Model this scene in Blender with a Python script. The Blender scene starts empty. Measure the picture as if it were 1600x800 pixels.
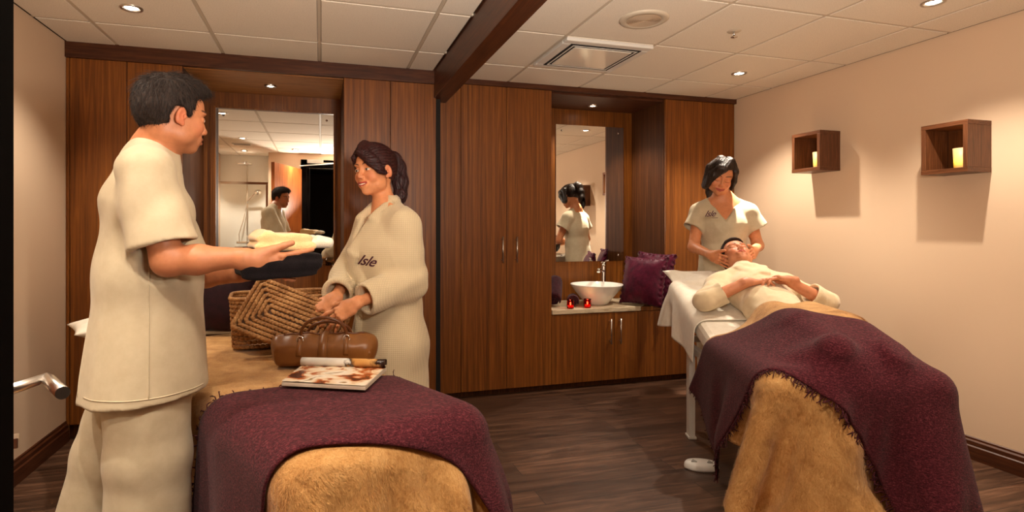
import bpy, bmesh, math, random
import numpy as np
from mathutils import Vector, Matrix
from mathutils.bvhtree import BVHTree
random.seed(7); rng = np.random.RandomState(7)
scn = bpy.context.scene
col = scn.collection
# ---------------------------------------------------------------- camera
FPX, TH, CX, HY, EYE = 868.85, 0.28344, 755.0, 357.0, 1.20
cam = bpy.data.cameras.new('camera'); camo = bpy.data.objects.new('camera', cam); col.objects.link(camo)
cam.sensor_width = 36; cam.lens = FPX / 1600 * 36
cam.shift_x = (800 - CX) / 1600; cam.shift_y = -(400 - HY) / 1600
cam.clip_start = 0.02
camo.location = (0, 0, EYE); camo.rotation_euler = (math.pi/2, 0, -TH)
scn.camera = camo
scn.view_settings.view_transform = 'Standard'; scn.view_settings.look = 'None'
scn.view_settings.gamma = 1; scn.view_settings.use_curve_mapping = False
scn.view_settings.exposure = 0.14
# ---------------------------------------------------------------- world and lamps
w = bpy.data.worlds.new('world'); scn.world = w; w.use_nodes = True
w.node_tree.nodes['Background'].inputs[0].default_value = (1.0, .72, .45, 1)
w.node_tree.nodes['Background'].inputs[1].default_value = 0.02
CE = 2.256                       # ceiling height
LAMP = (1.0, 0.86, 0.70)
SPOTS = [  # x, y, watts, cone deg   (the recessed downlights of the room; the last one is added, out of view)
    (-.87, 3.02, 40, 110), (-.88, 1.55, 52, 110), (-.33, .75, 60, 110),
    (2.725, 3.14, 80, 110), (2.737, 1.90, 62, 110), (2.73, .66, 40, 115), (1.35, .80, 52, 110), (.45, .95, 24, 115)]
CORE = [(30, 44), (40, 44), (60, 44), (340, 27), (36, 44), (20, 44), (60, 44), (10, 44)]          # the bright middle of each beam
NICHE_SPOTS = [(-.328, 4.0, 2.160, 26, 130), (2.124, 4.10, 2.199, 40, 130)]
SHOWER_SPOT = (-1.0, .45, 60, 130)
# unseen fill lamp in the doorway, added to brighten the ceiling
fl = bpy.data.lights.new('ceiling_fill', 'AREA'); fl.energy = 70; fl.size = .35; fl.color = (1.0, .86, .72)
flo = bpy.data.objects.new('ceiling_fill', fl); col.objects.link(flo); flo.location = (.45, .30, 1.45); flo.rotation_euler = (math.radians(150), 0, -TH)

def at(u, v, d):
    """the point of the room seen at image pixel (u, v), at depth d metres along the camera axis"""
    a = (u - CX) / FPX * d; c, s = math.cos(TH), math.sin(TH)
    return Vector((a*c + d*s, -a*s + d*c, EYE + (HY - v) / FPX * d))

# ---------------------------------------------------------------- materials
def sr(r, g, b):
    return tuple(((x/255/12.92) if x <= 10 else ((x/255+.055)/1.055)**2.4) for x in (r, g, b)) + (1,)
class NT:
    def __init__(s, name):
        s.m = bpy.data.materials.new(name); s.m.use_nodes = True; s.t = s.m.node_tree; s.n = s.t.nodes
        s.b = s.n['Principled BSDF']
    def add(s, typ, **kw):
        n = s.n.new(typ)
        for k, v in kw.items(): setattr(n, k, v)
        return n
    def ln(s, a, b): s.t.links.new(a, b)
    def coords(s, scale=(1, 1, 1), rot=(0, 0, 0), rnd=0, kind='Object'):
        tc = s.add('ShaderNodeTexCoord'); mp = s.add('ShaderNodeMapping')
        mp.inputs['Scale'].default_value = scale; mp.inputs['Rotation'].default_value = rot
        s.ln(tc.outputs[kind], mp.inputs[0])
        if rnd:
            oi = s.add('ShaderNodeObjectInfo'); mu = s.add('ShaderNodeMath', operation='MULTIPLY'); mu.inputs[1].default_value = rnd
            s.ln(oi.outputs['Random'], mu.inputs[0]); va = s.add('ShaderNodeVectorMath', operation='ADD')
            s.ln(mp.outputs[0], va.inputs[0]); s.ln(mu.outputs[0], va.inputs[1]); return va.outputs[0]
        return mp.outputs[0]
    def noise(s, vec, scale=5, detail=4, rough=.5, dist=0):
        n = s.add('ShaderNodeTexNoise'); n.inputs['Scale'].default_value = scale; n.inputs['Detail'].default_value = detail
        n.inputs['Roughness'].default_value = rough; n.inputs['Distortion'].default_value = dist
        if vec is not None: s.ln(vec, n.inputs['Vector'])
        return n.outputs['Fac']
    def ramp(s, fac, stops):
        r = s.add('ShaderNodeValToRGB'); e = r.color_ramp.elements
        while len(e) < len(stops): e.new(.5)
        for i, (p, c) in enumerate(stops): e[i].position = p; e[i].color = c
        s.ln(fac, r.inputs[0]); return r.outputs[0]
    def mix(s, fac, a, b, mode='MIX'):
        m = s.add('ShaderNodeMix', data_type='RGBA', blend_type=mode)
        for i, x in ((0, fac), (6, a), (7, b)):
            if hasattr(x, 'links'): s.ln(x, m.inputs[i])
            else: m.inputs[i].default_value = x
        return m.outputs[2]
    def math(s, op, a, b=0.0):
        m = s.add('ShaderNodeMath', operation=op)
        for i, x in ((0, a), (1, b)):
            if hasattr(x, 'links'): s.ln(x, m.inputs[i])
            else: m.inputs[i].default_value = x
        return m.outputs[0]
    def bump(s, h, strength=.3, dist=.002):
        b = s.add('ShaderNodeBump'); b.inputs['Strength'].default_value = strength; b.inputs['Distance'].default_value = dist
        s.ln(h, b.inputs['Height'])
        old = s.b.inputs['Normal'].links
        if old: s.ln(old[0].from_socket, b.inputs['Normal'])
        s.ln(b.outputs[0], s.b.inputs['Normal'])
    def set(s, **kw):
        names = dict(col='Base Color', rough='Roughness', metal='Metallic', spec='Specular IOR Level', sheen='Sheen Weight', sheenr='Sheen Roughness',
                     sheent='Sheen Tint', trans='Transmission Weight', ior='IOR', emit='Emission Color', emits='Emission Strength', alpha='Alpha',
                     sss='Subsurface Weight', coat='Coat Weight', coatr='Coat Roughness')
        for k, v in kw.items():
            i = s.b.inputs[names[k]]
            if hasattr(v, 'links'): s.ln(v, i)
            else: i.default_value = v
        return s
def plain(name, c, rough=.5, **kw):
    t = NT(name); t.set(col=c, rough=rough, **kw)
    t.bump(t.noise(t.coords(), 60, 3), .05, .001)
    return t.m
def wood(name, dark, mid, light, sc=(1, 1, 1), rough=.38, rnd=9., grain=1.0, spec=.4):
    t = NT(name); v = t.coords(sc, rnd=rnd)
    big = t.noise(v, 1.3, 2, .5, .6)
    vs = t.add('ShaderNodeVectorMath', operation='SCALE'); vs.inputs[3].default_value = 1; t.ln(v, vs.inputs[0])
    band = t.add('ShaderNodeMath', operation='SINE'); t.ln(t.math('MULTIPLY', big, 62 * grain), band.inputs[0])
    fine = t.noise(v, 8, 5, .6, .15)
    fine2 = t.noise(v, 32, 4, .6, .1)
    f = t.math('ADD', t.math('MULTIPLY', band.outputs[0], .07), t.math('ADD', t.math('MULTIPLY', fine, .62), t.math('MULTIPLY', fine2, .38)))
    c = t.ramp(f, [(.16, dark), (.5, mid), (.86, light)])
    t.set(col=c, rough=rough, spec=spec)
    t.bump(fine2, .12, .0006)
    return t.m
M = {}
WD, WM, WL = sr(62, 29, 7), sr(118, 66, 20), sr(162, 100, 36)
M['wood'] = wood('walnut_veneer', WD, WM, WL, (9, 9, .20))
M['wood_dark'] = wood('walnut_veneer_dark', sr(38, 17, 8), sr(76, 42, 18), sr(108, 64, 30), (9, 9, .20), rough=.6, spec=.15)
M['wood_h'] = wood('walnut_veneer_horizontal', sr(38, 17, 8), sr(74, 38, 20), sr(104, 60, 32), (.5, 9, 9))
M['wood_ceil_lit'] = wood('walnut_soffit_lit', sr(104, 62, 26), sr(166, 110, 54), sr(206, 150, 88), (.6, 9, 9))  # lighter than the other veneer: bounced light painted into the soffit
M['wood_y'] = wood('walnut_beam', sr(38, 17, 8), sr(74, 38, 20), sr(104, 60, 32), (9, .5, 9))
M['door_wood'] = wood('door_veneer', sr(90, 42, 16), sr(150, 80, 34), sr(186, 112, 56), (7, 7, .5))
M['box_wood'] = wood('walnut_box', sr(54, 27, 14), sr(96, 57, 34), sr(128, 82, 52), (12, .8, 12))
M['box_wood_v'] = wood('walnut_box_upright', sr(54, 27, 14), sr(96, 57, 34), sr(128, 82, 52), (12, 12, .8))
M['black_gap'] = plain('dark_gap', sr(14, 7, 4), .8)
M['unlit_frame'] = plain('unlit_frame_black', sr(7, 4, 3), .9, spec=.04)  # doorway frame near black: its lack of light is put into the colour
def floor_mat():
    t = NT('wood_plank_floor'); v = t.coords((1, 1, 1))
    br = t.add('ShaderNodeTexBrick'); br.inputs['Scale'].default_value = 1; br.inputs['Brick Width'].default_value = 1.2
    br.inputs['Row Height'].default_value = .145; br.inputs['Mortar Size'].default_value = .0016; br.offset = .37
    br.inputs['Color1'].default_value = (.1, .1, .1, 1); br.inputs['Color2'].default_value = (.9, .9, .9, 1); br.inputs['Mortar'].default_value = (0, 0, 0, 1)
    t.ln(v, br.inputs[0])
    v2 = t.coords((1.1, 13, 1)); off = t.add('ShaderNodeVectorMath', operation='ADD'); t.ln(v2, off.inputs[0])
    sc = t.add('ShaderNodeVectorMath', operation='SCALE'); sc.inputs[3].default_value = 7; t.ln(br.outputs[0], sc.inputs[0]); t.ln(sc.outputs[0], off.inputs[1])
    g = t.noise(off.outputs[0], 2.2, 7, .62, 1.0)
    c = t.ramp(g, [(.25, sr(38, 24, 16)), (.5, sr(76, 51, 36)), (.75, sr(114, 82, 62))])
    pl = t.mix(.32, c, br.outputs[0], 'OVERLAY')
    c2 = t.mix(br.outputs['Fac'], pl, sr(24, 14, 9))
    t.set(col=c2, rough=t.math('ADD', t.math('MULTIPLY', g, .25), .3), spec=.4)
    t.bump(g, .15, .001); return t.m
M['floor'] = floor_mat()
def wall_mat(name, c):
    t = NT(name); n = t.noise(t.coords(), 2.0, 3)
    t.set(col=t.mix(n, tuple(x*.96 for x in c[:3]) + (1,), c), rough=.75, spec=.25)
    t.bump(t.noise(t.coords(), 180, 3), .08, .0006); return t.m
M['wall'] = wall_mat('cream_wall_paint', sr(222, 195, 166))
M['tile'] = wall_mat('ceiling_tile', sr(222, 208, 188))
def ctile():
    t = NT('mineral_ceiling_tile')
    n = t.noise(t.coords((1, 1, 1)), 240, 3, .6); f = t.ramp(n, [(.36, (.78, .78, .78, 1)), (.46, (1, 1, 1, 1))])
    t.set(col=t.mix(1, sr(240, 231, 216), f, 'MULTIPLY'), rough=.9, spec=.1); t.bump(n, .15, .0008); return t.m
M['ctile'] = ctile()
M['grid'] = plain('grid_bar', sr(205, 192, 172), .5)
M['seam'] = plain('ceiling_seam', sr(96, 78, 58), .8)
M['chrome'] = plain('chrome', (.85, .85, .85, 1), .08, metal=1.)
M['steel'] = plain('brushed_steel', (.62, .58, .53, 1), .28, metal=1.)
M['mirror'] = plain('mirror_silver', (.93, .93, .90, 1), .0, metal=1.)
M['mirror'].node_tree.nodes['Principled BSDF'].inputs['Normal'].links and M['mirror'].node_tree.links.remove(M['mirror'].node_tree.nodes['Principled BSDF'].inputs['Normal'].links[0])
M['ceramic'] = plain('white_ceramic', sr(246, 242, 232), .08)
M['white_plastic'] = plain('white_plastic', sr(228, 226, 220), .35)
M['white_metal'] = plain('white_painted_metal', sr(214, 210, 202), .35)
def stone():
    t = NT('travertine_counter'); n = t.noise(t.coords((2, 6, 8)), 4, 7, .65, .6)
    t.set(col=t.ramp(n, [(.3, sr(150, 126, 98)), (.5, sr(202, 182, 150)), (.75, sr(226, 210, 184))]), rough=.35); return t.m
M['stone'] = stone()
def glow(name, c, s):
    t = NT(name); t.set(col=(.02, .02, .02, 1), emit=c, emits=s); return t.m
M['bulb'] = glow('bulb_glow', (1, .86, .66, 1), 30)
M['flame'] = glow('flame', (1, .55, .16, 1), 22)
def glass(name, c=(1, 1, 1, 1), rough=0., trans=1.):
    t = NT(name); t.set(col=c, rough=rough, trans=trans, ior=1.3); return t.m
M['glass'] = glass('clear_glass', (.97, .99, .98, 1)); M['red_glass'] = glass('ruby_glass', (.75, .03, .03, 1), .05)
def frosted():
    t = NT('frosted_candle'); tc = t.add('ShaderNodeTexCoord'); sp = t.add('ShaderNodeSeparateXYZ'); t.ln(tc.outputs['Generated'], sp.inputs[0])
    e = t.ramp(sp.outputs[2], [(.0, (.04, .02, .01, 1)), (.2, (.8, .36, .01, 1)), (.36, (1, .58, .02, 1)), (.56, (.34, .17, .02, 1)), (1., (.03, .02, .01, 1))])
    t.set(col=sr(206, 172, 122), rough=.5, emit=e, emits=1.5); return t.m
M['led_candle'] = frosted()

# ---------------------------------------------------------------- object helpers
def tag(o, label=None, cat=None, group=None, kind=None):
    if label: o['label'] = label
    if cat: o['category'] = cat
    if group: o['group'] = group
    if kind: o['kind'] = kind
    return o
def thing(name, label, cat, loc=(0, 0, 0), group=None):
    o = bpy.data.objects.new(name, None); col.objects.link(o); o.location = loc; o.empty_display_size = .05
    return tag(o, label, cat, group)
def bake(o):
    """link parent keeping world placement (the parent is at a pure translation)"""
def put(name, me, mat, parent=None, smooth=False):
    o = bpy.data.objects.new(name, me); col.objects.link(o)
    mats = mat if isinstance(mat, (list, tuple)) else [mat]
    for m_ in mats: me.materials.append(m_)
    if smooth: me.polygons.foreach_set('use_smooth', [True]*len(me.polygons))
    if parent is not None:
        o.parent = parent
        p = parent; L = Vector((0, 0, 0))
        while p is not None: L += p.location; p = p.parent
        if L.length > 0: me.transform(Matrix.Translation(-L))
    else:                                        # the origin goes to the base of the thing
        co = np.empty(len(me.vertices)*3, 'f'); me.vertices.foreach_get('co', co); co = co.reshape(-1, 3)
        lo, hi = co.min(0), co.max(0); c = Vector(((lo[0]+hi[0])/2, (lo[1]+hi[1])/2, lo[2]))
        me.transform(Matrix.Translation(-c)); o.location = c
    return o
class MB:
    def __init__(s): s.bm = bmesh.new()
    def box(s, lo, hi, mat=None, mi=0):
        vs = [s.bm.verts.new((x, y, z)) for x in (lo[0], hi[0]) for y in (lo[1], hi[1]) for z in (lo[2], hi[2])]
        for f in ((0,1,3,2),(4,6,7,5),(0,4,5,1),(2,3,7,6),(0,2,6,4),(1,5,7,3)):
            fc = s.bm.faces.new([vs[i] for i in f]); fc.material_index = mi
        if mat is not None: bmesh.ops.transform(s.bm, matrix=mat, verts=vs)
        return s
    def tube(s, pts, r, seg=10, cap=True, rs=None, flat=1.0, up=None, mi=0):
        pts = [Vector(p) for p in pts]; rings = []
        prev = None
        for i, p in enumerate(pts):
            d = (pts[min(i+1, len(pts)-1)] - pts[max(i-1, 0)]).normalized()
            if prev is None:
                a = Vector(up) if up else (Vector((0, 0, 1)) if abs(d.z) < .9 else Vector((1, 0, 0)))
            else: a = prev
            n = (a - d*a.dot(d)).normalized(); prev = n; b = d.cross(n)
            rr = rs[i] if rs else r
            rings.append([s.bm.verts.new(p + (n*math.cos(t)*flat + b*math.sin(t))*rr) for t in [2*math.pi*k/seg for k in range(seg)]])
        for A, B in zip(rings, rings[1:]):
            for k in range(seg):
                f = s.bm.faces.new((A[k], A[(k+1) % seg], B[(k+1) % seg], B[k])); f.smooth = True; f.material_index = mi
        if cap: s.bm.faces.new(rings[0][::-1]).material_index = mi; s.bm.faces.new(rings[-1]).material_index = mi
        return s
    def lathe(s, prof, c=(0, 0, 0), seg=32, mat=None, mi=0):
        vs0 = []; rings = []
        for r, z in prof:
            if r < 1e-6: v = [s.bm.verts.new((c[0], c[1], c[2]+z))]
            else: v = [s.bm.verts.new((c[0]+r*math.cos(2*math.pi*k/seg), c[1]+r*math.sin(2*math.pi*k/seg), c[2]+z)) for k in range(seg)]
            rings.append(v); vs0 += v
        for A, B in zip(rings, rings[1:]):
            for k in range(seg):
                a = A[k % len(A)], A[(k+1) % len(A)], B[(k+1) % len(B)], B[k % len(B)]
                u = []
                for x in a:
                    if x not in u: u.append(x)
                if len(u) > 2: f = s.bm.faces.new(u); f.smooth = True; f.material_index = mi
        if mat is not None: bmesh.ops.transform(s.bm, matrix=mat, verts=vs0)
        return s
    def prism(s, poly, z0, z1, mat=None, mi=0):
        a = [s.bm.verts.new((x, y, z0)) for x, y in poly]; b = [s.bm.verts.new((x, y, z1)) for x, y in poly]; n = len(poly)
        s.bm.faces.new(a[::-1]).material_index = mi; s.bm.faces.new(b).material_index = mi
        for k in range(n): s.bm.faces.new((a[k], a[(k+1) % n], b[(k+1) % n], b[k])).material_index = mi
        if mat is not None: bmesh.ops.transform(s.bm, matrix=mat, verts=a+b)
        return s
    def ell(s, c, r, seg=16, rot=None, mi=0):
        m = Matrix.Translation(c) @ (rot.to_4x4() if rot is not None else Matrix.Identity(4)) @ Matrix.Diagonal((r[0], r[1], r[2], 1))
        res = bmesh.ops.create_uvsphere(s.bm, u_segments=seg, v_segments=max(4, seg//2), radius=1, matrix=m)
        for v in res['verts']:
            for f in v.link_faces: f.smooth = True; f.material_index = mi
        return s
    def build(s, name, mat, parent=None, bevel=0, seg=2, subsurf=0):
        bmesh.ops.recalc_face_normals(s.bm, faces=s.bm.faces)
        me = bpy.data.meshes.new(name); s.bm.to_mesh(me); s.bm.free()
        o = put(name, me, mat, parent)
        if bevel:
            m = o.modifiers.new('bevel', 'BEVEL'); m.width = bevel; m.segments = seg; m.limit_method = 'ANGLE'; m.harden_normals = False
        if subsurf:
            m = o.modifiers.new('sub', 'SUBSURF'); m.levels = m.render_levels = subsurf
        return o
def box(name, lo, hi, mat, parent=None, bevel=0):
    return MB().box(lo, hi).build(name, mat, parent, bevel)
def struct(o): return tag(o, kind='structure')
def npmesh(name, V, F, smooth=True, colors=None):
    me = bpy.data.meshes.new(name); nv, nf = len(V), len(F); k = F.shape[1]
    me.vertices.add(nv); me.vertices.foreach_set('co', np.ascontiguousarray(V, 'f').ravel())
    me.loops.add(nf*k); me.loops.foreach_set('vertex_index', np.ascontiguousarray(F, 'i').ravel())
    me.polygons.add(nf); me.polygons.foreach_set('loop_start', np.arange(0, nf*k, k, dtype='i'))
    me.polygons.foreach_set('loop_total', np.full(nf, k, 'i'))
    me.polygons.foreach_set('use_smooth', np.full(nf, smooth))
    if colors is not None:
        a = me.color_attributes.new('Col', 'FLOAT_COLOR', 'POINT')
        a.data.foreach_set('color', np.ascontiguousarray(np.concatenate([colors, np.ones((nv, 1))], 1), 'f').ravel())
    me.update(); me.validate(); return me
def unit(v): v = np.asarray(v, float); return v / np.linalg.norm(v)
# ================================================================ the room
XL, XR, YL, YR, YB = -1.385, 3.26, 3.669, 3.796, 4.30
struct(box('floor', (XL-.1, -3.2, -.06), (XR+.1, 4.5, 0), M['floor']))
struct(box('wall_left', (XL-.1, -.3, 0), (XL, 4.4, CE), M['wall']))
struct(box('wall_right', (XR, .2, 0), (XR+.1, 4.4, CE), M['wall']))
struct(box('wall_back', (XL-.1, YB+.02, 0), (XR+.1, YB+.12, CE), M['wall']))
# the wall the camera looks past: a doorway, and to its left the alcove with the shower
mb = MB(); mb.box((1.72, .23, 0), (XR+.1, .35, CE)); mb.box((-.155-.06, .23, 2.05), (1.72, .35, CE)); mb.box((-.62, .23, 0), (-.215, .35, CE))
mb.box((-.70, -.2, 0), (-.62, .35, CE)); struct(mb.build('wall_front', M['wall']))
struct(box('wall_shower', (XL-.1, -.2, 0), (-.62, -.1, CE), plain('white_shower_panel', sr(236, 234, 226), .25)))
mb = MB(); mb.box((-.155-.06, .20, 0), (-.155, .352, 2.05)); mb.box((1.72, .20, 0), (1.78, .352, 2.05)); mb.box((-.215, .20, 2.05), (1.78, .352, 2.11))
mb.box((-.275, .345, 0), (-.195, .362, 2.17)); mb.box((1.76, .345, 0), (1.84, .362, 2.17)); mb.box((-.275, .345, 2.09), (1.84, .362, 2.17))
struct(mb.build('trim_1', M['unlit_frame'], bevel=.003))
# corridor behind the camera
mb = MB(); mb.box((-.60, -3.2, 0), (-.5, .22, 2.4)); mb.box((1.9, -3.2, 0), (2.0, .23, 2.4)); mb.box((-1.0, -3.3, 0), (2.0, -3.2, 2.4)); mb.box((-1, -3.2, 2.3), (2, .23, 2.4))
struct(mb.build('wall_corridor', plain('dark_corridor', sr(44, 36, 30), .8)))
# open door leaf with its lever
dl = thing('door_2', None, None, (-.25, .37, 0)); tag(dl, kind='structure')
hx, hy_, tx, ty = -.262, .375, -.558, 1.185
dv = Vector((tx-hx, ty-hy_, 0)); Ld = dv.length; ang = math.atan2(dv.y, dv.x)
Md = Matrix.Translation((hx, hy_, 0)) @ Matrix.Rotation(ang, 4, 'Z')
MB().box((0, 0, .012), (Ld, .044, 2.03), mat=Md).build('door_leaf', M['door_wood'], dl, .002)
def dpt(x, y, z): return Md @ Vector((x, y, z))
lx_ = Ld-.06; nd = (dpt(0, -1, 0)-dpt(0, 0, 0))
p0 = dpt(lx_, 0, .92); p0.z = .92
lv = MB(); lv.tube([p0, p0+nd*.010], .026, 24); lv.build('rose_plate', M['steel'], dl)
lv = MB(); pe_ = at(73, 591, 1.035); pt_ = at(98, 614, .935)
lv.tube([p0+nd*.008, pe_+(p0-pe_)*.22, pe_, pe_+(pt_-pe_)*.12, pt_], .0105, 18, rs=[.0095, .0095, .0105, .0108, .0108]); lv.build('door_handle', M['steel'], dl)
lv = MB(); lv.tube([dpt(lx_, 0, .835), dpt(lx_, -.010, .835)], .026, 24); lv.tube([dpt(lx_, -.01, .835), dpt(lx_, -.032, .835)], .012, 16)
lv.box((lx_-.014, -.040, .826), (lx_+.014, -.026, .844), mat=Md); lv.build('thumb_turn', M['steel'], dl, .001)
# door closer above the doorway
mb = MB(); mb.box((-.19, .36, 2.115), (.03, .41, 2.165)); mb.tube([(-.02, .40, 2.12), (.2, .47, 2.12), (-.28, .60, 2.05)], .008, 8)
tag(mb.build('door_closer', M['steel'], None, .002), 'grey metal door closer with folding arm above the doorway', 'door closer')
# skirting boards: stained wood, stepped profile
def skirting(name, pts, nrm, h=.115):
    """pts: two floor points at the wall; nrm: into the room"""
    a, b = Vector(pts[0]), Vector(pts[1]); n = Vector(nrm); mb = MB()
    prof = [(0, 0), (.020, 0), (.020, .068), (.014, .074), (.014, .094), (.007, .102), (.007, h-.004), (.003, h), (0, h)]
    A = [mb.bm.verts.new(a + n*x + Vector((0, 0, z))) for x, z in prof]; B = [mb.bm.verts.new(b + n*x + Vector((0, 0, z))) for x, z in prof]
    k = len(prof)
    for i in range(k): mb.bm.faces.new((A[i], A[(i+1) % k], B[(i+1) % k], B[i]))
    mb.bm.faces.new(A[::-1]); mb.bm.faces.new(B)
    return struct(mb.build(name, M['wood_y'] if abs(n.x) > .5 else M['wood_h'], None, .001))
skirting('baseboard_left', [(XL, .2, 0), (XL, YL, 0)], (1, 0, 0)); skirting('baseboard_right', [(XR, .35, 0), (XR, YR, 0)], (-1, 0, 0))
skirting('baseboard_front', [(1.84, .35, 0), (XR, .35, 0)], (0, 1, 0))
# ceiling: one slab of tiles, the T bars between them, and the shadow line around each
TX, TY = .558, .6165; GXL, GXR, GYL, GYR = -1.126, 1.289, 3.903, 4.023
XBM = .725
cb = MB(); cb.box((XL-.1, -.2, CE+.012), (XR+.1, 4.4, CE+.06)); cl = cb.build('ceiling', M['seam']); struct(cl)
tb = MB(); gb = MB()
def tiles(x0, x1, gx, gy, y0, y1):
    xs = [x0] + [gx + i*TX for i in range(-3, 12) if x0+.02 < gx+i*TX < x1-.02] + [x1]
    ys = [y0] + sorted([gy - j*TY for j in range(-2, 12) if y0+.02 < gy-j*TY < y1-.02]) + [y1]
    e = .0105
    for a, b in zip(xs, xs[1:]):
        for c, d in zip(ys, ys[1:]):
            tb.box((a+e, c+e, CE-.002), (b-e, d-e, CE+.012))
    for a in xs[1:-1]: gb.box((a-.0085, y0, CE+.0005), (a+.0085, y1, CE+.0125))
    for c in ys[1:-1]: gb.box((x0, c-.0085, CE+.0008), (x1, c+.0085, CE+.0125))
tiles(XL, XBM, GXL, GYL, -.1, YL+.01); tiles(XBM+.11, XR, GXR, GYR, .35, YR+.01)
c1 = tb.build('trim_2', M['ctile'], None, .0015); struct(c1)
struct(gb.build('trim_3', M['grid']))
# bulkhead beam over the middle, and the top fascia of the cabinet wall
struct(box('trim_4', (XBM, .352, 2.074), (XBM+.108, YR-.005, CE+.01), M['wood_y'], None, .003))
struct(box('trim_5', (XL, YL-.012, 2.166), (XBM+.02, YL+.03, CE+.01), M['wood_h'], None, .002))
struct(box('trim_6', (XBM+.108, YR-.012, 2.217), (XR, YR+.03, CE+.01), M['wood_h'], None, .002))

# ---- recessed downlights
def downlight(x, y, z, label, watts, cone, r=.036, ring=None):
    t = thing('ceiling_downlight', label, 'downlight', (x, y, z), 'recessed ceiling downlights')
    MB().lathe([(r, .012), (r, -.004), (r+.004, -.0065), (r+.012, -.005), (r+.013, -.0015), (r+.0135, .004)], (x, y, z), 32).build('trim_ring', M['steel'] if ring is None else ring, t)
    MB().lathe([(0, -.003), (r*.55, -.0028), (r*.80, -.0005), (r*.86, .006)], (x, y, z), 24).build('bulb', M['bulb'], t)
    l = bpy.data.lights.new('downlight_beam', 'SPOT'); l.energy = watts; l.color = LAMP; l.spot_size = math.radians(cone); l.spot_blend = .65; l.shadow_soft_size = .018
    lo = bpy.data.objects.new('downlight_beam', l); col.objects.link(lo); lo.parent = t; lo.location = (0, 0, -.012)
    return t
LN = ['round downlight at the upper left of the ceiling, above the tall man', 'round downlight in the ceiling left behind the doorway door, seen only in the mirror',
      'round downlight in the ceiling nearest the doorway', 'round downlight near the right wall, the farther one by the tall cabinets',
      'round downlight near the right wall, between the two wooden box shelves and the camera', 'round downlight in the front right corner of the ceiling',
      'round downlight in front of the beam on its right side', 'added round downlight, out of view in front of the beam on its left side']
for (x, y, wt, cn), lb, cw in zip(SPOTS, LN, CORE):
    t = downlight(x, y, CE-.003, lb, wt, cn)
    l = bpy.data.lights.new('downlight_core', 'SPOT'); l.energy = cw[0]; l.color = LAMP; l.spot_size = math.radians(cw[1]); l.spot_blend = .55; l.shadow_soft_size = .018
    lo = bpy.data.objects.new('downlight_core', l); col.objects.link(lo); lo.parent = t; lo.location = (0, 0, -.012)
downlight(*NICHE_SPOTS[0][:3], 'small downlight in the wooden soffit above the left mirror', NICHE_SPOTS[0][3], 120, .026)
downlight(*NICHE_SPOTS[1][:3], 'small downlight in the wooden soffit above the wash basin mirror', NICHE_SPOTS[1][3], 120, .026)
downlight(SHOWER_SPOT[0], SHOWER_SPOT[1], CE-.003, 'round downlight over the shower, seen only in the left mirror', SHOWER_SPOT[2], 120)

# ---- air conditioning cassette
ac = thing('air_conditioning_cassette', 'square white ceiling air conditioning cassette with glossy panel', 'air conditioner', (1.565, 3.05, CE))
x0, x1, y0, y1 = 1.296, 1.84, 2.80, 3.315
mb = MB()
def frame(mb, x0, x1, y0, y1, w, z0, z1):
    mb.box((x0, y0, z0), (x1, y0+w, z1)); mb.box((x0, y1-w, z0), (x1, y1, z1)); mb.box((x0, y0+w, z0), (x0+w, y1-w, z1)); mb.box((x1-w, y0+w, z0), (x1, y1-w, z1))
frame(mb, x0, x1, y0, y1, .058, CE-.022, CE-.001)
mb.build('frame', M['white_plastic'], ac, .006)
mb = MB(); frame(mb, x0+.050, x1-.050, y0+.050, y1-.050, .040, CE-.0245, CE-.001); mb.build('air_slot', M['black_gap'], ac)
mb = MB(); frame(mb, x0+.066, x1-.066, y0+.066, y1-.066, .008, CE-.0265, CE-.024); mb.build('vane', M['white_plastic'], ac)
box('centre_panel', (x0+.088, y0+.088, CE-.029), (x1-.088, y1-.088, CE-.010), plain('glossy_white_plastic', sr(232, 226, 214), .12), ac, .006)
# ---- round speaker and sprinkler
sp = thing('ceiling_speaker', 'round white loudspeaker grille set in the ceiling', 'speaker', (1.559, 2.461, CE))
MB().lathe([(.122, 0), (.122, -.006), (.112, -.012), (.088, -.013), (.084, -.009)], (1.559, 2.461, CE), 48).build('bezel', M['grid'], sp)
mb = MB(); mb.lathe([(0, -.010), (.085, -.010), (.086, -.004)], (1.559, 2.461, CE), 48)
for k in range(9): mb.lathe([(.010+k*.0085, -.0095), (.012+k*.0085, -.014), (.014+k*.0085, -.0095)], (1.559, 2.461, CE), 40)
mb.build('grille', plain('grille', sr(196, 172, 146), .6), sp)
s2 = thing('fire_sprinkler', 'small metal fire sprinkler head hanging from the ceiling', 'sprinkler', (2.118, 2.478, CE))
MB().lathe([(.0, -.003), (.034, -.004), (.038, 0)], (2.118, 2.478, CE), 24).build('escutcheon', M['grid'], s2)
mb = MB(); mb.tube([(2.118, 2.478, CE-.002), (2.118, 2.478, CE-.030)], .006, 8); mb.lathe([(0, -.034), (.017, -.034), (.017, -.031), (0, -.030)], (2.118, 2.478, CE), 16)
for k in (-1, 1): mb.tube([(2.118+.005*k, 2.478, CE-.008), (2.118+.011*k, 2.478, CE-.02), (2.118+.002*k, 2.478, CE-.032)], .002, 6)
mb.build('nozzle', M['chrome'], s2)
cv = thing('ceiling_vent', 'small slatted air vent in the ceiling near the doorway, seen in the mirror', 'vent', (-.95, 1.05, CE))
mb = MB(); frame(mb, -1.06, -.84, .98, 1.12, .014, CE-.010, CE-.001); mb.build('frame', M['white_plastic'], cv, .002)
for k in range(6): box('slat', (-1.046, 1.0+k*.0175, CE-.008), (-.854, 1.006+k*.0175, CE-.002), M['steel'], cv)
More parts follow.
